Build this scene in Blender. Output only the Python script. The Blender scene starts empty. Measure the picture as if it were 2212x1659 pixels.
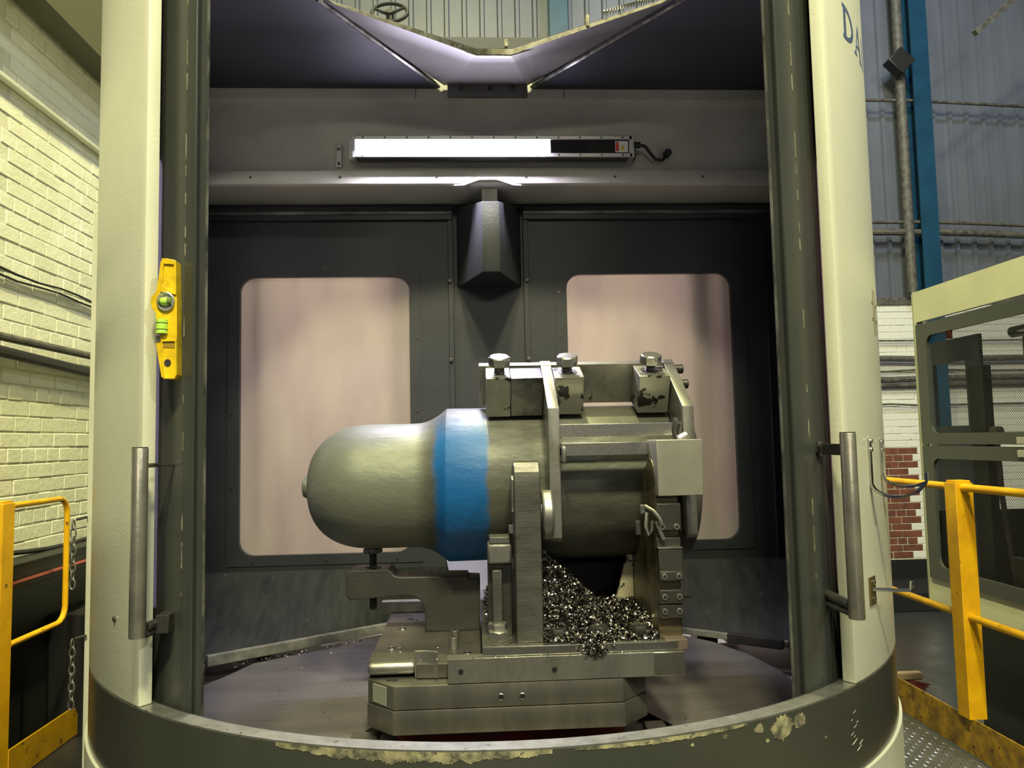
import bpy, bmesh, math, random
from mathutils import Vector, Matrix
random.seed(7)
sin, cos, pi, R = math.sin, math.cos, math.pi, math.radians
sc = bpy.context.scene
COL = sc.collection
# ------------------------------------------------------------------ camera
CX = -0.02                                   # axis of the round machine front
cam_d = bpy.data.cameras.new('camera'); cam = bpy.data.objects.new('camera', cam_d); COL.objects.link(cam)
yaw, pit, roll = R(3.0), R(4.2), R(1.15)
fw = Vector((sin(yaw)*cos(pit), cos(yaw)*cos(pit), sin(pit))); rt = Vector((cos(yaw), -sin(yaw), 0)); up = rt.cross(fw)
rt, up = rt*cos(roll)-up*sin(roll), up*cos(roll)+rt*sin(roll)
cam.matrix_world = Matrix.Translation((-0.09, -2.6, 1.32)) @ Matrix((rt, up, -fw)).transposed().to_4x4()
cam_d.sensor_width = 36; cam_d.lens = 1640/2212*36; cam_d.clip_start = .05; cam_d.clip_end = 100
sc.camera = cam
# ------------------------------------------------------------------ view, world, lamps
sc.view_settings.view_transform = 'Standard'; sc.view_settings.look = 'None'
sc.view_settings.gamma = 1; sc.view_settings.use_curve_mapping = False; sc.view_settings.exposure = 0
W = bpy.data.worlds.new('hall_air'); sc.world = W; W.use_nodes = True
W.node_tree.nodes['Background'].inputs[0].default_value = (.62, .72, 1, 1)
W.node_tree.nodes['Background'].inputs[1].default_value = .055
def area(name, loc, target, size, power, color, sy=None):
    d = bpy.data.lights.new(name, 'AREA'); d.shape = 'RECTANGLE'; d.size = size; d.size_y = sy or size
    d.energy = power; d.color = color
    o = bpy.data.objects.new(name, d); COL.objects.link(o); o.location = loc
    o.rotation_euler = (Vector(target)-Vector(loc)).to_track_quat('-Z', 'Y').to_euler()
    return o
area('hall_or_fill_light', (-.8, -5.7, 8.3), (-.1, 0, 1.3), .6, 560, (1, .95, .58))
area('hall_or_fill_light', (.75, -5.7, 8.3), (-.1, 0, 1.3), .6, 670, (1, .95, .58))
area('hall_or_fill_light', (.6, -22, 6.6), (0, 0, 1.6), 9.0, 420, (1, .93, .70), .8)  # added fill: wide low strip far in front, lifts the lamp beam
area('hall_or_fill_light', (-.3, .6, 7.6), (-2.3, 1.6, 1.2), .22, 560, (1, .95, .44))
area('hall_or_fill_light', (3.2, 1.2, 8.0), (4.8, 5.6, 1.6), .6, 190, (.80, .88, 1))
area('hall_or_fill_light', (4.6, -6.8, 6.6), (1.6, 0, 1.2), .5, 210, (.95, .98, .86))  # added fill that whitens the right cream cover

# ------------------------------------------------------------------ materials
def M(name, col, rough=.5, metal=0., col2=None, scale=6., stretch=(1, 1, 1), mix=.5, bump=0., bscale=60., bstretch=None,
      spot=None, sscale=30., sthr=.68, sstretch=(1, 1, 1), rvar=0., coat=0., spec=None):
    m = bpy.data.materials.new(name); m.use_nodes = True; nt = m.node_tree; N = nt.nodes; L = nt.links
    b = N['Principled BSDF']; b.inputs['Base Color'].default_value = (*col, 1)
    b.inputs['Roughness'].default_value = rough; b.inputs['Metallic'].default_value = metal
    if coat: b.inputs['Coat Weight'].default_value = coat
    if spec is not None: b.inputs['Specular IOR Level'].default_value = spec
    tc = N.new('ShaderNodeNewGeometry')
    def noise(s, st, det=5):
        mp = N.new('ShaderNodeMapping'); mp.inputs['Scale'].default_value = st; L.new(tc.outputs['Position'], mp.inputs[0])
        n = N.new('ShaderNodeTexNoise'); n.inputs['Scale'].default_value = s; n.inputs['Detail'].default_value = det
        n.inputs['Roughness'].default_value = .62; L.new(mp.outputs[0], n.inputs['Vector']); return n
    last = None
    if col2:
        n = noise(scale, stretch); r = N.new('ShaderNodeValToRGB'); c = r.color_ramp
        c.elements[0].position = mix-.14; c.elements[1].position = mix+.14
        c.elements[0].color = (*col, 1); c.elements[1].color = (*col2, 1); L.new(n.outputs[0], r.inputs[0]); last = r.outputs[0]
        if rvar:
            mr = N.new('ShaderNodeMapRange'); mr.inputs[3].default_value = rough-rvar; mr.inputs[4].default_value = rough+rvar
            mr.inputs[1].default_value = .3; mr.inputs[2].default_value = .7
            L.new(n.outputs[0], mr.inputs[0]); L.new(mr.outputs[0], b.inputs['Roughness'])
    if spot:
        n = noise(sscale, sstretch, 4); r = N.new('ShaderNodeValToRGB'); c = r.color_ramp
        c.elements[0].position = sthr; c.elements[1].position = sthr+.025
        c.elements[0].color = (0, 0, 0, 1); c.elements[1].color = (1, 1, 1, 1); L.new(n.outputs[0], r.inputs[0])
        mx = N.new('ShaderNodeMix'); mx.data_type = 'RGBA'; L.new(r.outputs[0], mx.inputs[0])
        if last: L.new(last, mx.inputs[6])
        else: mx.inputs[6].default_value = (*col, 1)
        mx.inputs[7].default_value = (*spot, 1); last = mx.outputs[2]
    if last: L.new(last, b.inputs['Base Color'])
    if bump:
        n = noise(bscale, bstretch or stretch, 3); bp = N.new('ShaderNodeBump'); bp.inputs['Strength'].default_value = bump
        bp.inputs['Distance'].default_value = .004; L.new(n.outputs[0], bp.inputs['Height']); L.new(bp.outputs[0], b.inputs['Normal'])
    return m
def emit(name, col, s):
    m = bpy.data.materials.new(name); m.use_nodes = True; b = m.node_tree.nodes['Principled BSDF']
    b.inputs['Base Color'].default_value = (*col, 1); b.inputs['Emission Color'].default_value = (*col, 1); b.inputs['Emission Strength'].default_value = s
    return m
cream = M('cream_enamel', (.80, .80, .63), .30, col2=(.74, .74, .57), scale=2.5, bump=.12, bscale=140, spot=(.30, .27, .16), sscale=9, sthr=.80)
creamp = M('cream_enamel_plain', (.60, .60, .49), .4, col2=(.52, .52, .41), scale=4)
beamp = M('beam_enamel', (.58, .56, .47), .45, col2=(.50, .48, .41), scale=5, bump=.1, bscale=200, spot=(.2, .18, .14), sscale=25, sthr=.76)
dark = M('charcoal_enamel', (.056, .059, .052), .30, col2=(.045, .049, .044), scale=3, bump=.12, bscale=160, spot=(.42, .42, .33), sscale=22, sthr=.765)
darkin = M('charcoal_inner_enamel', (.036, .039, .040), .42, col2=(.028, .031, .032), scale=4, bump=.15, bscale=120,
           spot=(.32, .32, .26), sscale=42, sthr=.775, sstretch=(1, 1, .5))
skirt = M('scuffed_dark_skirt', (.026, .030, .022), .62, spec=.25, col2=(.010, .012, .010), scale=9, stretch=(3, 1, .35), mix=.52, bump=.3, bscale=220,
          spot=(.30, .32, .24), sscale=75, sthr=.70)
band = M('dark_band_enamel', (.058, .060, .048), .24, col2=(.048, .050, .040), scale=2, bump=.05, bscale=200)
roofm = M('roof_underside_enamel', (.032, .033, .042), .55)
blackm = M('black_paint', (.012, .012, .013), .45)
blackd = M('matt_black_enamel', (.014, .015, .018), .7, spec=.15)
rubber = M('black_rubber', (.015, .015, .017), .6)
worn = M('worn_edge_metal', (.42, .42, .36), .3, .7, col2=(.10, .10, .09), scale=28, stretch=(1, 1, .35), mix=.5)
lipm = M('worn_lip_metal', (.30, .29, .21), .5, .1, col2=(.11, .085, .045), scale=26, mix=.54, bump=.4, bscale=90)
steel = M('machined_steel', (.36, .355, .325), .38, .8, col2=(.20, .195, .175), scale=11, stretch=(1, 1, .6), spot=(.07, .065, .055), sscale=16, sthr=.70, sstretch=(1, 1, .4), bump=.14, bscale=160, bstretch=(.3, 1, 4), rvar=.08)
steelb = M('bright_machined_steel', (.52, .51, .47), .26, .9, col2=(.30, .295, .26), scale=12, bump=.08, bscale=120, rvar=.07)
steels = M('stained_steel_block', (.38, .375, .32), .38, .8, col2=(.28, .275, .235), scale=10, spot=(.035, .033, .03), sscale=15, sthr=.565, bump=.1, bscale=90)
steeld = M('dark_oiled_steel', (.12, .117, .105), .36, .7, col2=(.07, .067, .06), scale=10, bump=.15, bscale=90, rvar=.08)
castd = M('dark_cast_steel', (.052, .050, .043), .5, .3, col2=(.038, .037, .033), scale=12, bump=.25, bscale=130, spot=(.25, .24, .17), sscale=14, sthr=.74)
millm = M('milled_steel_post', (.15, .148, .125), .36, .7, col2=(.075, .073, .062), scale=10, stretch=(.6, 1, 1.2), bump=.22, bscale=110, bstretch=(.15, 1, 4), spot=(.62, .58, .36), sscale=26, sthr=.735)
rustm = M('rust_tinted_post', (.17, .135, .07), .38, .6, col2=(.075, .065, .048), scale=14, stretch=(.4, 1, 3.2), bump=.35, bscale=55, bstretch=(.15, 1, 4))
pallm = M('ground_pallet_steel', (.215, .205, .178), .34, .7, col2=(.125, .118, .104), scale=7, stretch=(1.3, 1, .4), bump=.06, bscale=200, bstretch=(2, 1, .5), rvar=.07)
tablem = M('oily_table_steel', (.155, .142, .135), .36, .2, col2=(.105, .097, .093), scale=5, stretch=(.45, 2.2, 1), mix=.5, bump=.08, bscale=80, bstretch=(.3, 2, 1), rvar=.1, spot=(.55, .52, .48), sscale=70, sthr=.80)
ledgem = M('grey_ledge_steel', (.34, .34, .27), .42, .3, col2=(.20, .20, .165), scale=22, spot=(.5, .48, .36), sscale=45, sthr=.7)
sheetm = M('bare_chute_sheet', (.10, .098, .115), .45, .3, col2=(.075, .073, .088), scale=10)
ledw = emit('led_diffuser_lit', (.86, .80, 1.0), 22)
ledd = M('led_diffuser_dark', (.015, .015, .018), .12)
alu = M('brushed_aluminium', (.55, .55, .55), .4, .8)
tubem = M('brushed_handle_tube', (.60, .57, .47), .34, .85, col2=(.40, .38, .33), scale=14, bump=.15, bscale=50)
chrome = M('stainless_hook', (.62, .62, .60), .14, 1)
yel = M('yellow_rail_paint', (.80, .44, .005), .42, col2=(.66, .33, .004), scale=9, spot=(.16, .085, .01), sscale=20, sthr=.66, bump=.2, bscale=70, sstretch=(1, 1, .6))
yeld = M('dirty_yellow_board', (.56, .32, .015), .4, col2=(.17, .10, .02), scale=13, mix=.50, bump=.2, bscale=70, spot=(.06, .04, .015), sscale=34, sthr=.62)
levy = M('yellow_cast_body', (.86, .60, .01), .28, col2=(.62, .40, .01), scale=34, coat=.4, bump=.12, bscale=160, spot=(.18, .12, .02), sscale=60, sthr=.70)
vial = M('green_vial_liquid', (.50, .80, .10), .12); vial2 = M('round_vial_liquid', (.16, .22, .07), .12)
silver = M('silver_plain', (.66, .64, .58), .25, .7)
white = M('white_print', (.82, .82, .80), .5); redp = M('red_print', (.7, .05, .03), .5); yelp = M('yellow_print', (.85, .65, .03), .5)
navy = M('navy_lettering', (.10, .14, .24), .35)
brown = M('brown_lettering', (.17, .14, .08), .4)
brickw = M('white_painted_brick', (.72, .72, .62), .55, col2=(.64, .64, .53), scale=5, bump=.7, bscale=36, spot=(.30, .29, .24), sscale=26, sthr=.79)
mortw = M('painted_mortar', (.62, .62, .51), .8, col2=(.52, .52, .42), scale=16, bump=.6, bscale=60)
brickw2 = M('white_painted_brick_cool', (.70, .70, .68), .6, bump=.6, bscale=36, spot=(.25, .24, .22), sscale=14, sthr=.72)
brickr = M('red_brick', (.19, .060, .035), .8, col2=(.11, .038, .026), scale=9, bump=.6, bscale=60)
mortr = M('sandy_mortar', (.30, .24, .17), .9)
clad = M('grey_cladding_paint', (.118, .132, .175), .5, col2=(.092, .102, .135), scale=2, stretch=(1, 1, .4), spot=(.2, .2, .22), sscale=3, sthr=.70)
blue = M('blue_column_paint', (.004, .052, .11), .45, col2=(.003, .040, .088), scale=4)
grime = M('grimy_pipe', (.12, .115, .10), .6, col2=(.05, .048, .045), scale=16, bump=.4, bscale=60)
floorm = M('dark_oily_floor', (.045, .050, .052), .30, col2=(.022, .024, .026), scale=1.6, rvar=.14, bump=.1, bscale=8)
checkm = M('chequer_plate_steel', (.17, .17, .165), .38, .3, col2=(.10, .095, .075), scale=5, rvar=.08)
cab = M('machine_cream_panel', (.60, .60, .42), .4, col2=(.52, .52, .37), scale=3, spot=(.2, .19, .13), sscale=7, sthr=.76)
cabd = M('machine_grey_frame', (.055, .060, .058), .4)
cabin = M('dark_machine_inside', (.02, .022, .024), .4)
cabb = M('blue_grey_inside_panel', (.10, .13, .20), .45)
meshm = M('wire_mesh', (.030, .030, .032), .4, .5)
orange = M('orange_casting', (.62, .13, .03), .45, col2=(.30, .06, .03), scale=8)
pinkf = M('pinkish_inner_floor', (.36, .24, .21), .4, col2=(.22, .17, .17), scale=14)
chipm = M('steel_swarf', (.62, .59, .53), .2, 1, col2=(.05, .048, .05), scale=90, mix=.50)
heapm = M('dark_swarf_core', (.02, .02, .02), .6)
puddle = M('pale_puddle', (.55, .55, .5), .15)

# pane: frosted polycarbonate lit from the chamber behind it
pane = bpy.data.materials.new('frosted_pink_pane'); pane.use_nodes = True
nt = pane.node_tree; N = nt.nodes; b = N['Principled BSDF']; N.remove(b)
out = N['Material Output']; tr = N.new('ShaderNodeBsdfTranslucent'); df = N.new('ShaderNodeBsdfDiffuse'); gl = N.new('ShaderNodeBsdfGlossy')
tc = N.new('ShaderNodeNewGeometry'); nz = N.new('ShaderNodeTexNoise'); mp = N.new('ShaderNodeMapping'); mp.inputs['Scale'].default_value = (1, 1, .3)
nt.links.new(tc.outputs['Position'], mp.inputs[0]); nt.links.new(mp.outputs[0], nz.inputs['Vector']); nz.inputs['Scale'].default_value = 7; nz.inputs['Detail'].default_value = 8
rp = N.new('ShaderNodeValToRGB'); rp.color_ramp.elements[0].position = .3; rp.color_ramp.elements[1].position = .7
rp.color_ramp.elements[0].color = (.62, .54, .52, 1); rp.color_ramp.elements[1].color = (.74, .68, .60, 1)
nt.links.new(nz.outputs[0], rp.inputs[0]); nt.links.new(rp.outputs[0], tr.inputs[0]); nt.links.new(rp.outputs[0], df.inputs[0])
gl.inputs['Roughness'].default_value = .32; gl.inputs[0].default_value = (.9, .85, .8, 1)
m1 = N.new('ShaderNodeMixShader'); m1.inputs[0].default_value = .35; m2 = N.new('ShaderNodeMixShader'); m2.inputs[0].default_value = .06
nt.links.new(tr.outputs[0], m1.inputs[1]); nt.links.new(df.outputs[0], m1.inputs[2]); nt.links.new(m1.outputs[0], m2.inputs[1]); nt.links.new(gl.outputs[0], m2.inputs[2])
nt.links.new(m2.outputs[0], out.inputs[0])

dpane = {}
for s_, c_ in ((-1, (.34, .32, .37, 1)), (1, (.42, .33, .34, 1))):
    m_ = bpy.data.materials.new('door_pane'); m_.use_nodes = True; n_ = m_.node_tree; n_.nodes.remove(n_.nodes['Principled BSDF'])
    t_ = n_.nodes.new('ShaderNodeBsdfTranslucent'); g_ = n_.nodes.new('ShaderNodeBsdfGlossy'); x_ = n_.nodes.new('ShaderNodeMixShader'); x_.inputs[0].default_value = .12
    t_.inputs[0].default_value = c_; g_.inputs['Roughness'].default_value = .25; n_.links.new(t_.outputs[0], x_.inputs[1]); n_.links.new(g_.outputs[0], x_.inputs[2]); n_.links.new(x_.outputs[0], n_.nodes['Material Output'].inputs[0]); dpane[s_] = m_
# workpiece: forged steel with a blue painted belt (colour by object position along its axis)
wpm = M('forged_billet_steel', (.120, .122, .098), .55, .3, col2=(.065, .066, .052), scale=13, stretch=(.4, 1.2, 1.2), mix=.5, bump=.55, bscale=26, bstretch=(.5, 1, 1), rvar=.06, spot=(.20, .085, .05), sscale=9, sthr=.72)
nt = wpm.node_tree; N = nt.nodes; L = nt.links; bs = N['Principled BSDF']
old = bs.inputs['Base Color'].links[0].from_socket
g = N.new('ShaderNodeNewGeometry'); sx = N.new('ShaderNodeSeparateXYZ'); L.new(g.outputs['Position'], sx.inputs[0])
nn = N.new('ShaderNodeTexNoise'); nn.inputs['Scale'].default_value = 7; nn.inputs['Detail'].default_value = 4; L.new(g.outputs['Position'], nn.inputs['Vector'])
def mth(op, a, b_=None, c=None):
    n = N.new('ShaderNodeMath'); n.operation = op
    for i, v in enumerate((a, b_, c)):
        if v is None: continue
        if hasattr(v, 'links'): L.new(v, n.inputs[i])
        else: n.inputs[i].default_value = v
    return n.outputs[0]
wob = mth('MULTIPLY', mth('SUBTRACT', nn.outputs[0], .5), .05)
xx = mth('ADD', sx.outputs[0], wob)
def smooth(a, e0, e1):
    n = N.new('ShaderNodeMapRange'); n.interpolation_type = 'SMOOTHSTEP'; n.inputs[1].default_value = e0; n.inputs[2].default_value = e1
    L.new(a, n.inputs[0]); return n.outputs[0]
bm_ = mth('MULTIPLY', smooth(xx, -.215, -.188), mth('SUBTRACT', 1, smooth(xx, -.062, -.040)))
top = mth('SUBTRACT', 1, smooth(sx.outputs[2], 1.31, 1.41))  # thins the blue near the crown: the lamp's pale sheen put into colour
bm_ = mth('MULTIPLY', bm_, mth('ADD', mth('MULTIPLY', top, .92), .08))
# the lighter hand-dressed dome end
lt = mth('SUBTRACT', 1, smooth(xx, -.27, -.20))
mxa = N.new('ShaderNodeMix'); mxa.data_type = 'RGBA'; L.new(mth('MULTIPLY', lt, .62), mxa.inputs[0]); L.new(old, mxa.inputs[6]); mxa.inputs[7].default_value = (.205, .222, .172, 1)
mxb = N.new('ShaderNodeMix'); mxb.data_type = 'RGBA'; L.new(bm_, mxb.inputs[0]); L.new(mxa.outputs[2], mxb.inputs[6]); mxb.inputs[7].default_value = (.002, .095, .30, 1)
L.new(mxb.outputs[2], bs.inputs['Base Color'])
L.new(mth('SUBTRACT', .35, mth('MULTIPLY', bm_, .33)), bs.inputs['Metallic'])

# ------------------------------------------------------------------ geometry helpers
class MB:
    def __init__(s): s.b = bmesh.new()
    def poly(s, pts, faces):
        vs = [s.b.verts.new(p) for p in pts]
        for f in faces:
            try: s.b.faces.new([vs[i] for i in f])
            except ValueError: pass
        return vs
    def box(s, x0, x1, y0, y1, z0, z1):
        s.poly([(x, y, z) for z in (z0, z1) for y in (y0, y1) for x in (x0, x1)],
               [(0, 2, 3, 1), (4, 5, 7, 6), (0, 1, 5, 4), (2, 6, 7, 3), (0, 4, 6, 2), (1, 3, 7, 5)]); return s
    def prism(s, pts, ax, a, b):
        # pts are 2d in the two other axes (in x,y,z order); extruded a..b along ax
        def P(p, v):
            q = list(p); q.insert(ax, v); return tuple(q)
        n = len(pts)
        s.poly([P(p, a) for p in pts]+[P(p, b) for p in pts],
               [tuple(range(n))[::-1], tuple(range(n, 2*n))]+[(i, (i+1) % n, n+(i+1) % n, n+i) for i in range(n)]); return s
    def loft(s, A, B, close=True):
        n = len(A); s.poly(list(A)+list(B), [(i, (i+1) % n, n+(i+1) % n, n+i) for i in range(n if close else n-1)]); return s
    def cyl(s, p0, p1, r, n=16, r1=None, caps=True, rot=0.):
        p0, p1 = Vector(p0), Vector(p1); d = (p1-p0).normalized(); a = d.orthogonal().normalized()
        if abs(d.z) > .8: a = (Vector((1, 0, 0))-d*d.x).normalized()
        b_ = d.cross(a); r1 = r if r1 is None else r1
        A = [p0+(a*cos(2*pi*i/n+rot)+b_*sin(2*pi*i/n+rot))*r for i in range(n)]; B = [p1+(a*cos(2*pi*i/n+rot)+b_*sin(2*pi*i/n+rot))*r1 for i in range(n)]
        s.poly(A+B, [(i, (i+1) % n, n+(i+1) % n, n+i) for i in range(n)]+([tuple(range(n))[::-1], tuple(range(n, 2*n))] if caps else [])); return s
    def tube(s, path, r, n=8, closed=False):
        path = [Vector(p) for p in path]; m = len(path); rings = []
        nrm = None
        for i, p in enumerate(path):
            t = (path[(i+1) % m]-path[i-1]) if closed else (path[min(i+1, m-1)]-path[max(i-1, 0)]); t.normalize()
            if nrm is None: nrm = t.orthogonal().normalized()
            nrm = (nrm-t*nrm.dot(t)).normalized(); bn = t.cross(nrm)
            rr = r[i] if isinstance(r, (list, tuple)) else r
            rings.append([s.b.verts.new(p+(nrm*cos(2*pi*k/n)+bn*sin(2*pi*k/n))*rr) for k in range(n)])
        for i in range(m if closed else m-1):
            A, B = rings[i], rings[(i+1) % m]
            for k in range(n): s.b.faces.new((A[k], A[(k+1) % n], B[(k+1) % n], B[k]))
        if not closed: s.b.faces.new(rings[0][::-1]); s.b.faces.new(rings[-1])
        return s
    def arc(s, r0, r1, a0, a1, z0, z1, n=40, cx=CX):
        def P(r, a, z): return (cx+r*sin(R(a)), -r*cos(R(a)), z)
        k = [[P(r, a0+(a1-a0)*i/n, z) for (r, z) in ((r1, z0), (r1, z1), (r0, z1), (r0, z0))] for i in range(n+1)]
        pts = [p for q in k for p in q]; f = []
        for i in range(n):
            for j in range(4): f.append((i*4+j, i*4+(j+1) % 4, (i+1)*4+(j+1) % 4, (i+1)*4+j))
        f += [(3, 2, 1, 0), (n*4, n*4+1, n*4+2, n*4+3)]; s.poly(pts, f); return s
    def lathe_x(s, prof, cy, cz, n=96):
        rings = [[s.b.verts.new((x, cy+r*cos(2*pi*k/n), cz+r*sin(2*pi*k/n))) for k in range(n)] if r > 1e-5 else [s.b.verts.new((x, cy, cz))] for x, r in prof]
        for A, B in zip(rings, rings[1:]):
            if len(A) == 1 and len(B) == 1: continue
            for k in range(n):
                if len(A) == 1: s.b.faces.new((A[0], B[(k+1) % n], B[k]))
                elif len(B) == 1: s.b.faces.new((A[k], A[(k+1) % n], B[0]))
                else: s.b.faces.new((A[k], A[(k+1) % n], B[(k+1) % n], B[k]))
        return s
    def xf(s, mat):
        bmesh.ops.transform(s.b, matrix=mat, verts=s.b.verts[:]); return s
    def build(s, name, mat, parent=None, bevel=0, seg=2, smooth=False, angle=35):
        bm = s.b; bmesh.ops.remove_doubles(bm, verts=bm.verts[:], dist=1e-6); bmesh.ops.recalc_face_normals(bm, faces=bm.faces[:])
        if bevel:
            ed = [e for e in bm.edges if len(e.link_faces) == 2 and e.calc_face_angle(0) > R(30)]
            bmesh.ops.bevel(bm, geom=ed, offset=bevel, segments=seg, affect='EDGES', profile=.5, clamp_overlap=True)
        me = bpy.data.meshes.new(name)
        c = Vector((0, 0, 0)); co = [v.co for v in bm.verts]
        lo = Vector([min(v[i] for v in co) for i in range(3)]); hi = Vector([max(v[i] for v in co) for i in range(3)]); c = (lo+hi)/2
        bmesh.ops.translate(bm, vec=-c, verts=bm.verts[:]); bm.to_mesh(me); bm.free()
        me.materials.append(mat)
        if smooth or bevel:
            me.shade_smooth()
            me.set_sharp_from_angle(angle=R(angle if smooth else 22))
        return link(name, me, c, parent)
WO = {}                                     # world position of every object made
def link(name, data, loc, parent=None):
    o = bpy.data.objects.new(name, data); COL.objects.link(o); loc = Vector(loc); WO[o.name] = loc
    if parent: o.parent = parent; o.location = loc-WO[parent.name]
    else: o.location = loc
    return o
def tag(o, label=None, cat=None, group=None, kind=None):
    if label: o['label'] = label
    if cat: o['category'] = cat
    if group: o['group'] = group
    if kind: o['kind'] = kind
    return o
def thing(name, loc, label, cat, group=None):
    return tag(link(name, None, loc), label, cat, group)
def copy_tree(o, off, label=None, parent=None, group=None):
    c = o.copy(); COL.objects.link(c); off = Vector(off)
    WO[c.name] = WO[o.name]+off
    if parent: c.parent = parent; c.location = WO[c.name]-WO[parent.name]
    else: c.location = WO[c.name]
    c.matrix_parent_inverse = Matrix.Identity(4)
    if label: c['label'] = label
    for ch in [x for x in list(COL.objects) if x.parent == o]: copy_tree(ch, off, None, c)
    return c
def rrect(x0, x1, z0, z1, r, n=6):
    p = []
    for cx_, cz_, a in ((x1-r, z1-r, 0), (x0+r, z1-r, 90), (x0+r, z0+r, 180), (x1-r, z0+r, 270)):
        p += [(cx_+r*cos(R(a+90*i/n)), cz_+r*sin(R(a+90*i/n))) for i in range(n+1)]
    return p
def holed(outer, inner, ax, a, b):
    """plate with an opening, thickness a..b along ax (outer/inner are 2d loops)"""
    mb = MB(); bm = mb.b
    def P(p, v):
        q = list(p); q.insert(ax, v); return tuple(q)
    for v in (a, b):
        es = []
        for lp in (outer, inner):
            vs = [bm.verts.new(P(p, v)) for p in lp]
            es += [bm.edges.new((vs[i], vs[(i+1) % len(vs)])) for i in range(len(vs))]
        bmesh.ops.triangle_fill(bm, use_beauty=True, use_dissolve=False, edges=es)
    for lp in (outer, inner):
        n = len(lp); mb.poly([P(p, a) for p in lp]+[P(p, b) for p in lp], [(i, (i+1) % n, n+(i+1) % n, n+i) for i in range(n)])
    return mb
def onarc(pts, r, thick, cx=CX, sub=1):
    """flat outline (arc length s from angle 0, z) laid on the round cover and given thickness"""
    def P(p, rr): a = p[0]/r; return (cx+rr*sin(a), -rr*cos(a), p[1])
    mb = MB(); n = len(pts)
    mb.poly([P(p, r-.001) for p in pts]+[P(p, r+thick) for p in pts], [tuple(range(n)), tuple(range(n, 2*n))]+[(i, (i+1) % n, n+(i+1) % n, n+i) for i in range(n)])
    return mb
def pol(r, a, z, cx=CX): return Vector((cx+r*sin(R(a)), -r*cos(R(a)), z))
def bolt_hex(mb, p, d, r, h, rot=0.): 
    d = Vector(d).normalized(); p = Vector(p); mb.cyl(p, p+d*h*.90, r, 6, rot=rot); mb.cyl(p+d*h*.90, p+d*h, r*.93, 24, r*.84)
def thread(mb, p0, p1, r, pitch=.004, n=14):
    p0, p1 = Vector(p0), Vector(p1); L_ = (p1-p0).length; k = max(2, int(L_/pitch)*2); d = (p1-p0)/k
    mb.tube([p0+d*i for i in range(k+1)], [r if i % 2 else r*.86 for i in range(k+1)], n)

# ================================================================== THE HALL
def brick_wall(root_box, mw, mb_mat, courses, along, fixed_ax, fixed, t0, t1, z0, sgn, lim, bm_mats, name='brick', L_=.226, ch=.0755, offs=0.):
    """bricks as parts in front of a mortar slab"""
    root = root_box.build(mw, mb_mat); tag(root, kind='structure')
    meshes = []
    for k in range(4):
        for half in (0, 1):
            g = MB(); l = (L_-.006) if not half else (L_/2-.006); j = lambda: random.uniform(-.0018, .0018)
            hx, hz = l/2, (ch-.0065)/2
            if fixed_ax == 0: g.box(-.012, .012, -hx+j(), hx+j(), -hz+j(), hz+j())
            else: g.box(-hx+j(), hx+j(), -.012, .012, -hz+j(), hz+j())
            bm = g.b; bmesh.ops.recalc_face_normals(bm, faces=bm.faces[:]); bmesh.ops.bevel(bm, geom=bm.edges[:], offset=.0035, segments=1, affect='EDGES')
            me = bpy.data.meshes.new(name); bm.to_mesh(me); bm.free(); me.materials.append(bm_mats[0]); meshes.append(me)
    cnt = 0
    for c in range(courses):
        z = z0+ch*(c+.5); header = (c % 4 == 2)
        step = L_/2 if header else L_
        t = t0+(-L_/2 if c % 2 else 0)+(L_/4 if header else 0)+offs
        while t < t1:
            tc_ = t+step/2
            if tc_-step/2 >= t0-.02 and tc_+step/2 <= t1+.02:
                m_ = lim(tc_, z)
                if m_:
                    me = meshes[random.randrange(4)*2+(1 if header else 0)]
                    if m_ > 1:
                        key = me.name+'_r%d' % m_
                        if key not in alt: 
                            q = me.copy(); q.materials[0] = bm_mats[m_-1]; alt[key] = q
                        me = alt[key]
                    d = random.uniform(-.002, .002)
                    loc = (fixed+sgn*d, tc_, z) if fixed_ax == 0 else (tc_, fixed+sgn*d, z)
                    link('brick', me, loc, root); cnt += 1
            t += step
    return root, cnt
alt = {}
b_ = MB().box(-2.45, -2.2835, -.6, 3.2, -.40, 4.6)
wall_left, n1 = brick_wall(b_, 'wall_left', mortw, 39, 'y', 0, -2.292, .93, 2.06, .80, 1, lambda t, z: 1, [brickw])
# the same wall goes on, nearer and farther than the picture shows: joined bricks
st = MB()
for c in range(50):
    z = .80+.0755*(c+.5)
    for (u0, u1) in ((-.6, .93), (2.06, 3.2)) if c < 39 else ((-.6, 3.2),):
        t = u0-(.113 if c % 2 else 0)
        while t < u1-.05:
            a0, a1 = max(t, u0)+.004, min(t+.226, u1)-.004
            if a1-a0 > .02: st.box(-2.304, -2.2795, a0, a1, z-.0345, z+.0345)
            t += .226
tag(st.build('brickwork', brickw, wall_left), kind='stuff')
tag(MB().box(-2.30, -2.262, -.6, 3.2, -.40, .80).build('trim_1', blackm), kind='structure')     # black lower wall
# back wall: bricks below, profiled sheet above
Y5 = 5.6
def limback(t, z):
    if z > 1.16: return 1
    if t < 4.73 and z < 1.16: return 2
    return 1
b_ = MB().box(-4, 9, Y5-.007, Y5+.16, -.4, 2.78)
wall_back, n2 = brick_wall(b_, 'wall_back', mortw, 38, 'x', 1, Y5, 4.25, 5.18, -.06, -1, limback, [brickw2, brickr])
st = MB()
for c in range(37):
    z = -.06+.0755*(c+.5)
    for (u0, u1) in ((3.2, 4.25), (5.18, 9.0)):
        t = u0-(.113 if c % 2 else 0)
        while t < u1-.05:
            a0, a1 = max(t, u0)+.004, min(t+.226, u1)-.004
            if a1-a0 > .02: st.box(a0, a1, Y5-.012, Y5+.014, z-.033, z+.033)
            t += .226
tag(st.build('brickwork', brickw2, wall_back), kind='stuff')
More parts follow.
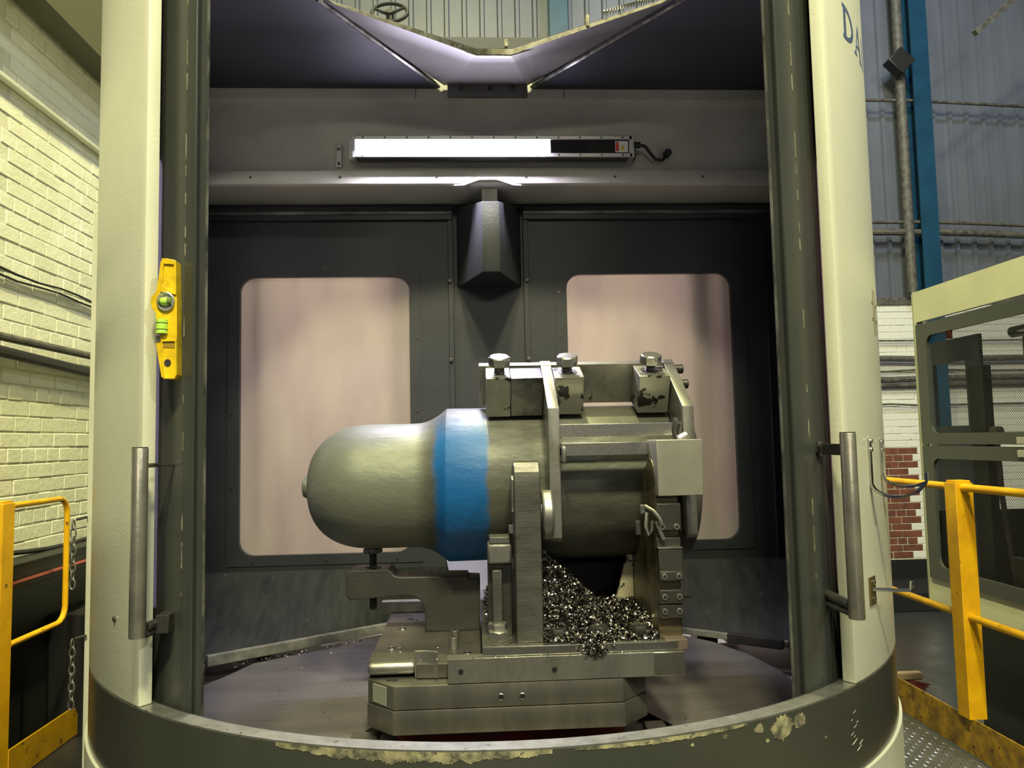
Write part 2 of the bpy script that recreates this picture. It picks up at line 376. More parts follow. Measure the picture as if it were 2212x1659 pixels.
# profiled sheets, one part per panel of ~1 m between laps
clr = MB().box(-4, 9, Y5+.14, Y5+.2, 2.7, 9).build('wall_back_upper', clad); tag(clr, kind='structure')
for i in range(-4, 9):
    g = MB(); prof = []
    for k in range(5):
        x = i+k*.2
        prof += [(x, Y5+.10), (x+.055, Y5+.10), (x+.070, Y5+.065), (x+.105, Y5+.065), (x+.12, Y5+.10), (x+.2, Y5+.10)]
    prof = [(p[0], p[1]) for j, p in enumerate(prof) if j == 0 or p != prof[j-1]]
    g.loft([(x, y, 2.80) for x, y in prof], [(x, y, 9.0) for x, y in prof], close=False)
    g.build('cladding_sheet', clad, clr)
g = MB()
for (x0, x1, z) in ((3.0, 9, 2.80),): g.box(x0, x1, Y5-.03, Y5+.10, z-.06, z+.02)
tag(g.build('trim_2', grime), kind='structure')
tag(MB().box(3.2, 9, Y5-.05, Y5-.01, -.40, -.07).build('trim_3', blackd), kind='structure')
tag(MB().box(3.6, 4.75, 4.6, 5.3, -.40, -.22).build('low_plinth', blackd, bevel=.01), 'low black plinth on the floor against the red bricks', 'plinth')
# blue stanchions
for i, x in enumerate((.93, 5.02)):
    g = MB(); g.box(x-.10, x+.10, Y5-.17, Y5-.155, -.35, 9); g.box(x-.012, x+.012, Y5-.155, Y5+.03, -.35, 9); g.box(x-.10, x+.10, Y5+.02, Y5+.035, -.35, 9)
    c = g.build('steel_column', blue)
    tag(c, ['blue painted steel column seen through the notch above the round machine', 'blue painted steel column on the right behind the cream cabinet'][i], 'column')
# grey downpipe just left of the right-hand column, horizontal conduits and cables
g = MB().tube([(4.80, Y5-.12, z) for z in (2.85, 4, 6, 9)], .055, 12); tag(g.build('rain_pipe', grime, smooth=True), 'grimy grey vertical pipe running beside the right-hand blue column', 'pipe')
for z, r, y, lab in ((5.02, .018, -.1, 'thin dark conduit crossing the cladding high on the right'), (3.66, .02, -.1, 'thin upper conduit of the pair crossing the lower cladding'),
                     (3.54, .035, -.12, 'thick black pipe crossing the cladding behind the blue column')):
    p = [(3.9, Y5+y, z), (5.0, Y5+y, z), (5.6, Y5+y, z-.02), (6.2, Y5+y, z-.05), (6.6, Y5+y, z-.01), (9, Y5+y, z)] if z < 5 else [(3.9, Y5+y, z+.05), (5.0, Y5+y, z+.04), (9, Y5+y, z-.16)]
    tag(MB().tube(p, r, 10).build('conduit', grime, smooth=True), lab, 'pipe')
for i, (z, r) in enumerate(((2.33, .010), (2.13, .034), (1.99, .012), (1.90, .034), (1.84, .020), (1.62, .010))):
    p = [(x, Y5-.05-r, z+random.uniform(-.012, .012)) for x in (3.2, 4.2, 4.5, 4.8, 5.1, 5.6, 7)]
    tag(MB().tube(p, r, 8).build('wall_cable', grime, smooth=True),
        ['thin cable on the white bricks, topmost in the gap beside the cabinet', 'thick grimy pipe on the white bricks, upper of the two in the gap', 'thin cable between the two grimy pipes on the white bricks',
         'thick grimy pipe on the white bricks, lower of the two in the gap', 'grey pipe tucked right under the lower grimy pipe', 'thin sagging cable on the white bricks, lowest in the gap'][i], 'cable')
g = MB(); g.box(4.62, 4.84, Y5-.30, Y5-.16, 5.33, 5.55); o = g.xf(Matrix.Translation((4.73, 0, 5.44)) @ Matrix.Rotation(R(45), 4, 'Y') @ Matrix.Translation((-4.73, 0, -5.44))).build('junction_box', blackm, bevel=.01)
tag(o, 'small dark box mounted diamond-wise beside the right-hand blue column', 'box')
tag(MB().tube([(4.65, 4.0, 5.02), (5.6, 4.0, 5.82)], .035, 4).build('hanging_strut', grime), 'dark slanting bar hanging in the top right corner', 'bar')
# floors
fl = MB().box(-6, 10, -6, 8, -.45, -.40).build('floor', floorm); tag(fl, kind='structure')
dk = MB().box(-2.06, 2.0, -4.5, 1.25, -.10, -.058); o = tag(dk.build('trim_4', floorm), kind='structure')
g = MB().prism([(1.22, -1.2), (1.99, -1.2), (1.99, 1.22), (1.43, 1.22), (1.43, .345), (1.22, .345)], 2, -.058, -.055); chk = tag(g.build('chequer_plate', checkm), 'steel chequer plate walkway beside the round machine base', 'floor plate')
g = MB()
for i in range(27):
    for j in range(62):
        x, y = 1.18+i*.03, -.62+j*.03
        if x < 1.235 or (x < 1.445 and y > .33): continue
        a = R(45 if (i+j) % 2 else -45); dx, dy = cos(a)*.012, sin(a)*.012; ex, ey = -sin(a)*.0045, cos(a)*.0045
        g.poly([(x-dx, y-dy, -.0552), (x+ex, y+ey, -.0552), (x+dx, y+dy, -.0552), (x-ex, y-ey, -.0552), (x-dx*.6, y-dy*.6, -.0515), (x+dx*.6, y+dy*.6, -.0515)],
               [(0, 1, 5, 4), (1, 2, 5), (2, 3, 4, 5), (3, 0, 4)])
tag(g.build('tread_lugs', steelb, chk), kind='stuff')
# left wall fittings
tag(MB().tube([(-2.26, y, 3.06) for y in (-.6, .5, 1.5, 3.2)], .018, 10).build('conduit', brickw, smooth=True), 'pale painted conduit high on the left brick wall in the shade', 'pipe')
for k, dz in enumerate((0, -.028)):
    p = [(-2.262, y, 2.165+dz+.008*sin(y*9+k)-.004) for y in [-.6+i*.19 for i in range(21)]]
    tag(MB().tube(p, .006, 6).build('wall_cable', rubber, smooth=True), ['upper of two thin black cables clipped on the left brick wall', 'lower of two thin black cables clipped on the left brick wall'][k], 'cable')
tag(MB().tube([(-2.235, y, 1.838) for y in (-.6, .5, 1.5, 3.2)], .020, 10).build('wall_pipe', grime, smooth=True), 'brown horizontal pipe on the left brick wall below the cables', 'pipe')
tag(MB().tube([(-2.24, y, 1.770-.03*(y-1)) for y in (-.6, .5, 1.5, 3.2)], .026, 10).build('wall_pipe', blackm, smooth=True), 'black pipe running just under the brown pipe on the left wall', 'pipe')
tag(MB().tube([(-2.24, y, .845+.03*sin(y*3)) for y in [-.6+.2*i for i in range(20)]], .012, 8).build('floor_cable', rubber, smooth=True), 'black cable draped above the dark trunking on the left wall', 'cable')
tr_ = thing('cable_trunking', (-2.15, 1.2, .70), 'black cable trunking along the left wall behind the yellow gate post', 'trunking')
MB().box(-2.262, -2.125, -.6, 3.2, .70, .80).build('channel', blackm, tr_, bevel=.004); MB().box(-2.262, -2.115, -.6, 3.2, .800, .812).build('cover', rubber, tr_)
MB().tube([(-2.117, y, .735) for y in (-.6, 1, 3.2)], .009, 6).build('cable', M('faded_red_cable', (.28, .07, .06), .5), tr_)
g = MB().box(-2.26, -1.72, 1.45, 3.1, -.40, .48); tag(g.build('coolant_tank', M('black_tank_paint', (.010, .010, .012), .6), bevel=.01), 'low black tank in the dark between the left wall and the machine', 'tank')

tag(MB().box(-2.22, -2.08, -.6, 3.2, 3.44, 3.9).build('crane_runway', M('olive_beam_paint', (.065, .065, .035), .6), bevel=.004), 'olive painted beam running along the top of the left brick wall', 'beam')
# ------------------------------------------------------------------ railings
def post(x0, y0, z0, z1, mat, parent, s=.078):
    g = MB(); g.box(x0-.0, x0+s, y0, y0+s, z0, z1-.012)
    g.prism([(x0, y0), (x0+s, y0), (x0+s, y0+s), (x0, y0+s)], 2, z1-.012, z1-.011)
    g.prism([(x0+.006, y0+.006), (x0+s-.006, y0+.006), (x0+s-.006, y0+s-.006), (x0+.006, y0+s-.006)], 2, z1-.011, z1)
    return g.build('post', mat, parent, bevel=.004)
rr = thing('guard_rail', (2.03, .6, -.055), 'yellow painted guard rail with square post right of the round machine', 'railing')
post(1.985, .60, .10, 1.105, yel, rr)
MB().tube([(2.02, y, 1.075) for y in (-3.4, .1, 1.26)], .017, 12).build('top_rail', yel, rr, smooth=True)
MB().tube([(2.02, y, .525) for y in (-3.4, .1, 1.22)], .016, 12).build('middle_rail', yel, rr, smooth=True)
MB().box(2.0, 2.008, -3.4, 1.30, -.052, .103).build('toe_board', yeld, rr, bevel=.002)
lr = thing('guard_gate', (-2.03, .8, -.055), 'yellow gate post with looped hand rail and kick plate by the left brick wall', 'railing')
post(-2.105, .655, -.055, 1.108, yel, lr, .08)
lp = [(-2.035, .735, 1.085), (-2.035, 1.10, 1.085)]+[(-2.035, 1.10+.07*sin(R(a)), 1.015+.07*cos(R(a))) for a in range(15, 91, 15)]+[(-2.035, 1.17, .58)]+\
     [(-2.035, 1.10+.07*cos(R(a)), .58-.07*sin(R(a))) for a in range(15, 91, 15)]+[(-2.035, .735, .51)]
MB().tube(lp, .013, 10).build('loop_rail', yel, lr, smooth=True)
pr = [(.735, -.055), (1.285, -.055), (1.285, .045), (1.26, .075), (1.21, .085), (.735, .085)]
MB().prism(pr, 0, -2.030, -2.022).build('kick_plate', M('scuffed_yellow_plate', (.72, .40, .006), .42, col2=(.50, .27, .01), scale=8, spot=(.14, .07, .015), sscale=16, sthr=.63), lr, bevel=.002)
for z in (1.055, .42): MB().cyl((-2.065, .648, z), (-2.065, .656, z), .017, 14).build('rivet', yel, lr, bevel=.002)
# chains at the back corner of the machine's left flank
def chain(n, x, y, z, lab):
    r = thing('hanging_chain', (x, y, z), lab, 'chain')
    for i in range(n):
        a = [(0, .011*cos(t)*1.0, .019*sin(t)) for t in [2*pi*k/12 for k in range(12)]]
        if i % 2: a = [(q[1], q[0], q[2]) for q in a]
        MB().tube([(x+p[0]*.9, y+p[1]*.9, z-.031*i+p[2]) for p in a], .0032, 6, closed=True).build('link', steel, r, smooth=True)
    MB().tube([(x+.045, y+.01, z+.028), (x+.01, y, z+.020)], .005, 6).build('eye', steeld, r)
    return r
chain(8, -1.585, .345, 1.035, 'short steel chain hanging at the left flank of the machine, upper one')
chain(8, -1.580, .345, .60, 'short steel chain hanging at the left flank of the machine, lower one')

# ------------------------------------------------------------------ second machine on the right
sm = thing('neighbouring_machine', (2.9, 0, -.4), 'cream and grey machine cabinet with wire mesh doors on the right', 'machine')
X2 = 2.3
g = MB(); o = [(-1.6, .435), (1.36, .435), (1.36, 2.07), (-1.6, 2.07)]; i_ = [(-1.5, .56), (1.335, .56), (1.335, 1.905), (-1.5, 1.905)]
g = holed(o, i_, 0, X2, X2+.03); g.build('front_panel', cab, sm)
g = MB(); g.box(X2+.0, X2+.05, 1.345, 1.375, .435, 2.075); g.build('corner_trim', cab, sm, bevel=.012)
MB().box(X2+.03, 3.6, -1.6, 1.36, 2.04, 2.07).build('top_panel', cab, sm)
MB().box(X2+.03, 3.6, 1.33, 1.345, .435, .90).build('rear_panel', cabin, sm)
MB().box(X2+.18, 3.5, -1.5, 1.25, -.28, .50).build('base_cabinet', cabin, sm)
MB().box(2.55, 2.75, 1.02, 1.12, -.4, -.28).build('foot', cab, sm)
MB().box(3.55, 3.6, -1.6, 1.33, .4, 2.04).build('inner_wall', cabin, sm)
holed([(1.02, .52), (1.46, .52), (1.46, 1.80), (1.02, 1.80)], [(1.13, 1.345), (1.40, 1.345), (1.40, 1.68), (1.13, 1.68)], 0, 2.42, 2.44).build('inner_panel', cabb, sm)
MB().box(2.41, 2.455, .99, 1.10, .52, 1.64).build('inner_post', cabin, sm)
MB().prism([(.40, 1.30), (1.05, 1.50), (1.05, 1.80), (.40, 1.86)], 0, 2.66, 3.0).build('spindle_head', cabin, sm, bevel=.02)
MB().prism([(.45, .5), (.62, .5), (.72, 1.30), (.5, 1.40)], 0, 2.7, 2.8).build('robot_leg', cabin, sm, bevel=.01)
MB().box(3.1, 3.2, -.6, .98, .4, 1.35).build('inner_cover', cab, sm)
MB().box(2.60, 3.5, .45, .50, .46, 1.72).build('inner_panel', cabin, sm)
MB().cyl((2.9, .20, 1.45), (2.9, .75, 1.45), .17, 24).build('spindle_housing', cabin, sm, smooth=True)
MB().cyl((2.55, .15, 1.795), (2.55, .95, 1.795), .028, 16).build('pipe', chrome, sm, smooth=True)
MB().cyl((2.44, .93, 1.31), (2.40, .93, 1.31), .028, 16).build('fitting', steel, sm, smooth=True)
MB().tube([(2.42, .93, 1.30), (2.42, .92, 1.0), (2.44, .88, .5)], .012, 8).build('hose', steeld, sm, smooth=True)
MB().box(2.36, 2.40, .45, .80, .60, .74).build('tray', steeld, sm)
MB().cyl((2.345, 1.13, 1.79), (2.345, 1.13, 1.85), .015, 12).build('red_valve', redp, sm)
MB().cyl((2.8, .25, .95), (2.45, .25, .95), .15, 20).build('motor', cabin, sm, smooth=True)
for j, (z0, z1, w0, w1) in enumerate(((1.255, 1.89, 1.31, 1.82), (.560, 1.245, .625, 1.18))):
    dr = holed([(-1.45, z0), (1.325, z0), (1.325, z1), (-1.45, z1)], [(y, z) for y, z in rrect(-1.3, 1.24, w0, w1, .05)], 0, X2-.012, X2+.004).build('mesh_door', cabd, sm)
    g = MB()
    y0, y1 = -.1, 1.25; d = .0125; x = X2+.006
    n = int((y1-y0+(w1-w0))/d)
    for s_ in (1, -1):
        for k in range(n+1):
            # diagonal wire clipped to the opening
            c = (y0-(w1-w0))+k*d
            ya, yb = max(y0, c), min(y1, c+(w1-w0))
            if yb-ya < .005: continue
            za, zb = (w0+(ya-c), w0+(yb-c)) if s_ > 0 else (w1-(ya-c), w1-(yb-c))
            e = .0013
            g.poly([(x, ya-e, za), (x, yb-e, zb), (x, yb+e, zb), (x, ya+e, za), (x+.0015, ya, za), (x+.0015, yb, zb)], [(0, 1, 2, 3), (0, 4, 5, 1), (2, 5, 4, 3)])
    tag(g.build('wire_mesh', meshm, dr), kind='stuff')
    zz = 1.272 if j == 0 else 1.215
    h = MB().box(X2-.020, X2-.010, .56, .612, zz-.016, zz+.016).build('latch', silver, dr, bevel=.003)
# red stiff brush and pale puddles on the dark floor
br = thing('scrubbing_brush', (2.72, 2.35, -.40), 'reddish worn brush lying on the dark floor behind the machine', 'brush')
g = MB()
for k in range(60):
    a = R(-60+120*k/59); q = random.uniform(.9, 1.1)
    g.tube([(2.72, 2.40, -.30), (2.72+.17*sin(a)*q, 2.36, -.30-.13*cos(a)*q+.035)], .004, 4)
tag(g.build('bristles', M('dull_red_bristle', (.17, .035, .025), .7), br), kind='stuff')
MB().box(2.60, 2.84, 2.38, 2.43, -.31, -.26).build('stock', M('wood_stock', (.35, .24, .15), .6), br, bevel=.01)
for i, (x, y, r) in enumerate(((2.98, 1.93, .05), (3.26, 2.02, .07), (3.36, 2.14, .06), (3.42, 1.95, .05))):
    g = MB(); n = 20; pts = [(x+r*(1+.15*sin(3*k+i))*cos(2*pi*k/n), y+r*1.1*(1+.12*cos(2*k))*sin(2*pi*k/n)) for k in range(n)]
    g.prism(pts, 2, -.4005, -.397)
    tag(g.build('coolant_puddle', puddle), ['small pale puddle on the floor just right of the yellow post', 'pale puddle on the dark floor near the right edge, lower left of the cluster', 'pale puddle at the back of the cluster near the right edge', 'pale puddle at the front right of the cluster'][i], 'puddle')

# ================================================================== THE ROUND MACHINE
MC = thing('machining_centre', (CX, 0, -.055), 'large round-fronted machining centre with its sliding doors open', 'machine')
# cream covers
cl = MB().arc(1.168, 1.198, -91, -41.3, .768, 3.6, 40).build('side_cover', cream, MC, bevel=.003, smooth=True); tag(cl, 'left curved cream cover')
cr = MB().arc(1.168, 1.198, 39.6, 91, .768, 3.6, 40).build('side_cover', cream, MC, bevel=.003, smooth=True); tag(cr, 'right curved cream cover')
for s in (-1, 1):
    xo = 1.35 if s > 0 else 1.375
    q = [(CX+s*1.172, .0), (CX+s*1.197, .0), (s*xo, .362), (s*(xo-.025), .362)]
    MB().prism(q, 2, -.05, 3.6).build('side_panel', creamp, MC)
    q = [(CX+s*1.168, .0), (CX+s*1.1715, .0), (s*(xo-.0255), .362), (s*(xo-.029), .362)]
    MB().prism(q, 2, .50, 2.73).build('inner_liner', blackd, MC)
    a, b2 = sorted((s*(xo-.012), -1.548 if s < 0 else 1.42)); MB().box(a, b2, .364, 1.9, -.4, 2.24 if s < 0 else 2.6).build('rear_body', creamp, MC, bevel=.005)
bd = MB().arc(1.165, 1.198, -90, 90, .585, .764, 80).build('front_band', band, MC, smooth=True)
# worn patches where paint has gone from the band
patchm = M('bare_worn_patch', (.46, .42, .24), .5, .1, col2=(.085, .085, .065), scale=34, mix=.50, spot=(.12, .11, .08), sscale=60, sthr=.6)
g = MB(); n = 220; rw = random.Random(2)
for (a0, a1, dep, zt) in ((-22, 3, .020, .7645), (5, 22, .006, .7645)):
    up_ = []; lo_ = []
    for k in range(n+1):
        a = a0+(a1-a0)*k/n; up_.append(pol(1.1987, a, zt)); lo_.append(pol(1.1987, a, zt-.004-dep*(.25+.75*sin(pi*k/n))*(.55+.28*abs(sin(k*.21)+.6*sin(k*.083))+.3*rw.random())/1.2))
    g.loft(up_, lo_, close=False)
g.build('worn_paint', patchm, bd)
for (a, z, r) in ((26.5, .738, .030), (29, .742, .018), (23.5, .748, .012), (19.5, .748, .006), (33, .69, .004), (16, .744, .004), (24.5, .722, .005)):
    rj = [rw.uniform(.82, 1.15) for _ in range(40)]
    c = [pol(1.1988, a+math.degrees(r*rj[k]*cos(t)/1.2), z+r*.8*rj[k]*sin(t)) for k, t in enumerate([2*pi*k/40 for k in range(40)])]
    MB().poly(c, [tuple(range(40))]) if 0 else None
    g = MB(); g.poly(c, [tuple(range(40))]); g.build('worn_spot', patchm, bd)
g = MB()
for k in range(9):
    a = 38.5+random.uniform(-.8, 1.2); z = .63+k*.010+random.uniform(-.003, .003); ln = random.uniform(.8, 1.6) if k < 3 else random.uniform(.3, .8); h = .0028 if k < 3 else .0012
    g.poly([pol(1.1988, a+t*ln, z+.006*t*t*ln-.001) for t in (0, .5, 1)]+[pol(1.1988, a+t*ln, z+.006*t*t*ln+h*(1 if t == .5 else .3)) for t in (1, .5, 0)], [(0, 1, 4, 5), (1, 2, 3, 4)])
g.build('scratches', M('pale_scratch', (.75, .73, .62), .5), bd)
MB().arc(1.160, 1.1975, -75, 75, .764, .7675, 80).build('sill_edge', M('scuffed_sill_metal', (.40, .40, .37), .32, .75, col2=(.28, .28, .25), scale=30, spot=(.10, .10, .08), sscale=50, sthr=.66), MC, smooth=True)
MB().arc(1.150, 1.162, -90, 90, .43, .764, 80).build('band_lining', darkin, MC, smooth=True)
MB().arc(1.165, 1.205, -90, 90, -.055, .582, 80).build('base_skirt', creamp, MC, smooth=True)
# lettering on the right cover (only what the photograph shows)
sa = lambda a: R(a)*1.198
def strokes(name, quads, mat, par):
    g = MB()
    for q in quads:
        m_ = onarc([(sa(0)+p[0], p[1]) for p in q], 1.198, .0006).b
        me = bpy.data.meshes.new('t'); m_.to_mesh(me); g.b.from_mesh(me); m_.free(); bpy.data.meshes.remove(me)
    return g.build(name, mat, par)
def letterD(s0, z0, h, w):
    q = [[(s0, z0), (s0+.024, z0), (s0+.024, z0+.010), (s0, z0+.010)], [(s0, z0+h-.010), (s0+.024, z0+h-.010), (s0+.024, z0+h), (s0, z0+h)],
         [(s0+.007, z0), (s0+.026, z0), (s0+.026, z0+h), (s0+.007, z0+h)]]
    n = 14; ro = [(s0+.022+(w-.022)*cos(t), z0+h/2+h/2*sin(t)) for t in [-pi/2+pi*k/n for k in range(n+1)]]
    ri = [(s0+.022+(w-.042)*cos(t), z0+h/2+(h/2-.011)*sin(t)) for t in [-pi/2+pi*k/n for k in range(n+1)]]
    return q+[[ro[k], ro[k+1], ri[k+1], ri[k]] for k in range(n)]
def letterA(s0, z0, h, w):
    c = s0+w/2
    return [[(s0+.006, z0), (s0+.016, z0), (c+.004, z0+h), (c-.006, z0+h)], [(s0+w-.026, z0), (s0+w-.004, z0), (c+.006, z0+h), (c-.010, z0+h)],
            [(s0+.022, z0+h*.30), (s0+w-.02, z0+h*.30), (s0+w-.022, z0+h*.40), (s0+.026, z0+h*.40)],
            [(s0-.004, z0), (s0+.026, z0), (s0+.026, z0+.007), (s0-.004, z0+.007)], [(s0+w-.034, z0), (s0+w+.004, z0), (s0+w+.004, z0+.007), (s0+w-.034, z0+.007)]]
D0 = R(46.0)*1.198
strokes('lettering', letterD(D0, 2.300, .090, .094)+letterA(D0+.106, 2.300, .090, .098)+
        [[(D0+.222+a, 2.3), (D0+.236+a, 2.3), (D0+.236+a, 2.39), (D0+.222+a, 2.39)] for a in (0,)], navy, cr)
h0 = R(52.6)*1.198
strokes('mark', [[(h0+.030, 1.572), (h0+.037, 1.572), (h0+.037, 1.690), (h0+.030, 1.690)], [(h0+.058, 1.572), (h0+.066, 1.572), (h0+.066, 1.690), (h0+.058, 1.690)],
                 [(h0+.008, 1.648), (h0+.105, 1.648), (h0+.105, 1.658), (h0+.008, 1.658)], [(h0+.012, 1.606), (h0+.100, 1.606), (h0+.100, 1.616), (h0+.012, 1.616)]], brown, cr)
MB().cyl(pol(1.196, -47.4, .935), pol(1.203, -47.4, .935), .006, 12).build('plug', steeld, cl)
# sliding doors
def handle(s, root, ang, rr_, z0, z1):
    c = pol(rr_, ang, 0); g = MB(); g.cyl((c.x, c.y, z0), (c.x, c.y, z1), .0165, 28); h = g.build('door_handle', tubem, root, bevel=.0015, smooth=True)
    MB().cyl((c.x, c.y, z1+.0002), (c.x, c.y, z1+.0022), .0158, 24).build('handle_cap', rubber, root, smooth=True)
    return c
for s, e0, lab in ((-1, -35.8, 'left'), (1, 33.6, 'right')):
    q = s*75
    a_in = 43.1 if s < 0 else 42.2
    g = MB(); g.arc(1.135, 1.145, e0, s*a_in, .70, 3.6, 8); g.arc(1.135, 1.145, s*a_in, s*60, 2.00, 3.6, 8); g.arc(1.135, 1.145, s*a_in, s*60, .70, .96, 8); g.arc(1.135, 1.145, s*60, s*75, .70, 3.6, 8)
    n = 8; rc = .035; ai = s*R(a_in)*1.145                      # rounded top corner of the window opening
    cp_ = [(ai, 2.0)]+[(ai+s*rc*(1-cos(R(90*k/n))), 2.0-rc*(1-sin(R(90*k/n)))) for k in range(n+1)]
    m_ = onarc(cp_, 1.1445, .0005).b; me = bpy.data.meshes.new('t'); m_.to_mesh(me); g.b.from_mesh(me); m_.free(); bpy.data.meshes.remove(me)
    d = g.build('sliding_door', dark, MC, smooth=True); tag(d, lab+' dark sliding door pushed behind the cream cover')
    MB().arc(1.136, 1.141, s*a_in, s*60, .96, 2.00, 8).build('door_window', dpane[s], d, smooth=True)
    w_ = 1.7 if s < 0 else 3.0
    MB().arc(1.118, 1.150, e0, e0+s*w_, .735, 3.6, 3).build('leading_edge', dark, d, bevel=.003)
    MB().arc(1.117, 1.1225, e0-s*.12, e0+s*.06, .735, 3.6, 2).build('edge_strip', worn, d)
    rn = random.Random(5); z = .78
    while z < 2.6:
        l = rn.uniform(.008, .06)
        if rn.random() < .65: MB().arc(1.1495, 1.1508, e0+s*(w_-.16+rn.uniform(0, .1)), e0+s*(w_+.03), z, z+l, 1).build('paint_chip', lipm, d)
        z += l+rn.uniform(.01, .07)
# left handle with two arms
dl, dr2 = [o for o in COL.objects if o.name.startswith('sliding_door')]
c = handle(-1, dl, -38.6, 1.232, .928, 1.318)
g = MB(); g.cyl((c.x+.012, c.y+.01, 1.281), (-.745, -.875, 1.281), .0045, 10); g.build('handle_arm', chrome, dl, smooth=True)
g = MB(); g.box(-.770, -.742, -.92, -.868, .925, .963); g.cyl((c.x+.01, c.y+.02, .945), (-.764, -.86, .945), .010, 12); g.cyl((c.x+.01, c.y+.02, .928), (-.764, -.86, .932), .006, 12); g.build('handle_bracket', steeld, dl, bevel=.002)
c = handle(1, dr2, 35.8, 1.247, .93, 1.32)
g = MB(); g.prism([(c.x-.004, 1.268), (.695, 1.268), (.695, 1.301), (c.x-.004, 1.301)], 1, -.90, -.894); g.box(c.x-.004, c.x+.004, c.y, -.89, 1.272, 1.297); g.build('handle_bracket', steeld, dr2, bevel=.002)
g = MB(); g.cyl((c.x-.002, c.y+.02, .955), (.707, -.885, .957), .010, 12); g.cyl((c.x-.002, c.y+.02, .938), (.707, -.885, .936), .008, 12); g.build('handle_arm', steel, dr2, bevel=.001)
MB().box(.69, .698, -.908, -.9, 1.277, 1.292).build('screw', chrome, dr2)
# ---- inside
ZW0, YW = .60, .62
def pfill(name, x0, x1, z0, z1, win, mat, y0, y1, parent):
    return holed([(x0, z0), (x1, z0), (x1, z1), (x0, z1)], rrect(*win), 1, y0, y1).build(name, mat, parent)
WL = (-1.062, -.352, .864, 2.026, .062); WR = (.322, 1.042, .880, 2.028, .062)
for k, (x0, x1, win, fr) in enumerate((( -1.33, -.165, WL, (-1.110, -.306, .822, 2.077)), (.138, 1.27, WR, (.272, 1.10, .840, 2.079)))):
    p = pfill('partition_door', x0, x1, .55, 2.40, win, darkin, YW, YW+.02, MC); tag(p, ['left', 'right'][k]+' dark inner door with tall frosted window')
    pfill('window_frame', fr[0], fr[1], fr[2], fr[3], win, darkin, YW-.004, YW, p)
    MB().prism(rrect(win[0]-.02, win[1]+.02, win[2]-.02, win[3]+.02, .07), 1, YW+.021, YW+.026).build('window_pane', pane, p)
    for zz in ([1.14, 1.45, 1.76, 1.95]):
        for xx in (fr[0]+.018, fr[1]-.018): MB().cyl((xx, YW-.0075, zz), (xx, YW-.004, zz), .0055, 10).build('rivet', steeld, p)
    for xx in (win[0]+.06, (win[0]+win[1])/2, win[1]-.06):
        MB().cyl((xx, YW-.0075, fr[2]+.018), (xx, YW-.004, fr[2]+.018), .0055, 10).build('rivet', steeld, p)
        MB().cyl((xx, YW-.0075, fr[3]-.016), (xx, YW-.004, fr[3]-.016), .0055, 10).build('rivet', steeld, p)
    # top rails and stiles
    g = MB(); g.box(x0, x1, YW-.022, YW, 2.265, 2.325); g.build('top_rail', darkin, p, bevel=.003)
    MB().box(x0, x1, YW-.030, YW-.022, 2.288, 2.300).build('slide_strip', M('chalky_strip', (.34, .33, .28), .5, col2=(.05, .05, .05), scale=10, stretch=(.4, 1, 3), mix=.46), p)
    xs = -.185 if k == 0 else .138
    g = MB(); g.box(xs-.0, xs+.022, YW-.016, YW, .74, 2.265); 
    g.build('stile', darkin, p, bevel=.002)
    if k: 
        MB().box(1.232, 1.246, YW-.014, YW, .40, 2.24).build('stile', darkin, p, bevel=.002)
        MB().box(1.195, 1.203, YW-.010, YW, .60, 2.20).build('stile', darkin, p, bevel=.002)
MB().box(-.165, .138, YW+.004, YW+.02, .62, 2.40).build('centre_panel', darkin, MC)
for xx in (-.178, .152):
    for zz in (1.36, 1.66, 2.0): MB().cyl((xx, YW-.026, zz), (xx, YW-.016, zz), .009, 14).build('bolt', steeld, MC, bevel=.002)
# nose
g = MB(); xa, xb, ya = -.147, .128, .32; xf0, xf1 = -.043, .027
top_, bot = 2.325, 1.975
g.poly([(xa, YW+.004, bot), (xb, YW+.004, bot), (xf1, ya, bot), (xf0, ya, bot), (xa, YW+.004, top_), (xb, YW+.004, top_), (xf1, ya+.0, 2.255), (xf0, ya+.0, 2.255)],
       [(0, 1, 2, 3), (0, 3, 7, 4), (3, 2, 6, 7), (2, 1, 5, 6), (4, 7, 6, 5)])
ns = g.build('partition_nose', darkin, MC, bevel=.003)
MB().box(-.040, .024, .40, YW, 2.262, 2.335).build('nose_block', ledgem, MC, bevel=.002)
# dark upper wall, side walls, roof
MB().box(-1.33, 1.30, YW-.01, YW+.03, 2.36, 2.46).build('header', darkin, MC)
MB().box(-1.35, -1.33, .366, .66, .48, 2.8).build('inner_side_wall', blackd, MC); MB().box(1.305, 1.325, .366, .66, .48, 2.8).build('inner_side_wall', blackd, MC)
ar = [(CX+1.16*sin(R(t)), -1.16*cos(R(t))) for t in range(-50, -91, -8)]
g = MB().prism([(-.21, .372), (-.60, -.31), (-.93, -.78)]+ar[1:]+[(-1.33, 0), (-1.33, .372)], 2, 2.735, 2.76); g.build('roof_panel', roofm, MC)
ar = [(CX+1.16*sin(R(t)), -1.16*cos(R(t))) for t in range(50, 91, 8)]
g = MB().prism([(.171, .372), (.66, -.35), (.95, -.78)]+ar[1:]+[(1.31, 0), (1.31, .372)], 2, 2.735, 2.76); g.build('roof_panel', roofm, MC)
MB().box(-1.34, 1.32, .45, .48, 2.78, 2.995).build('rear_upper_panel', roofm, MC)
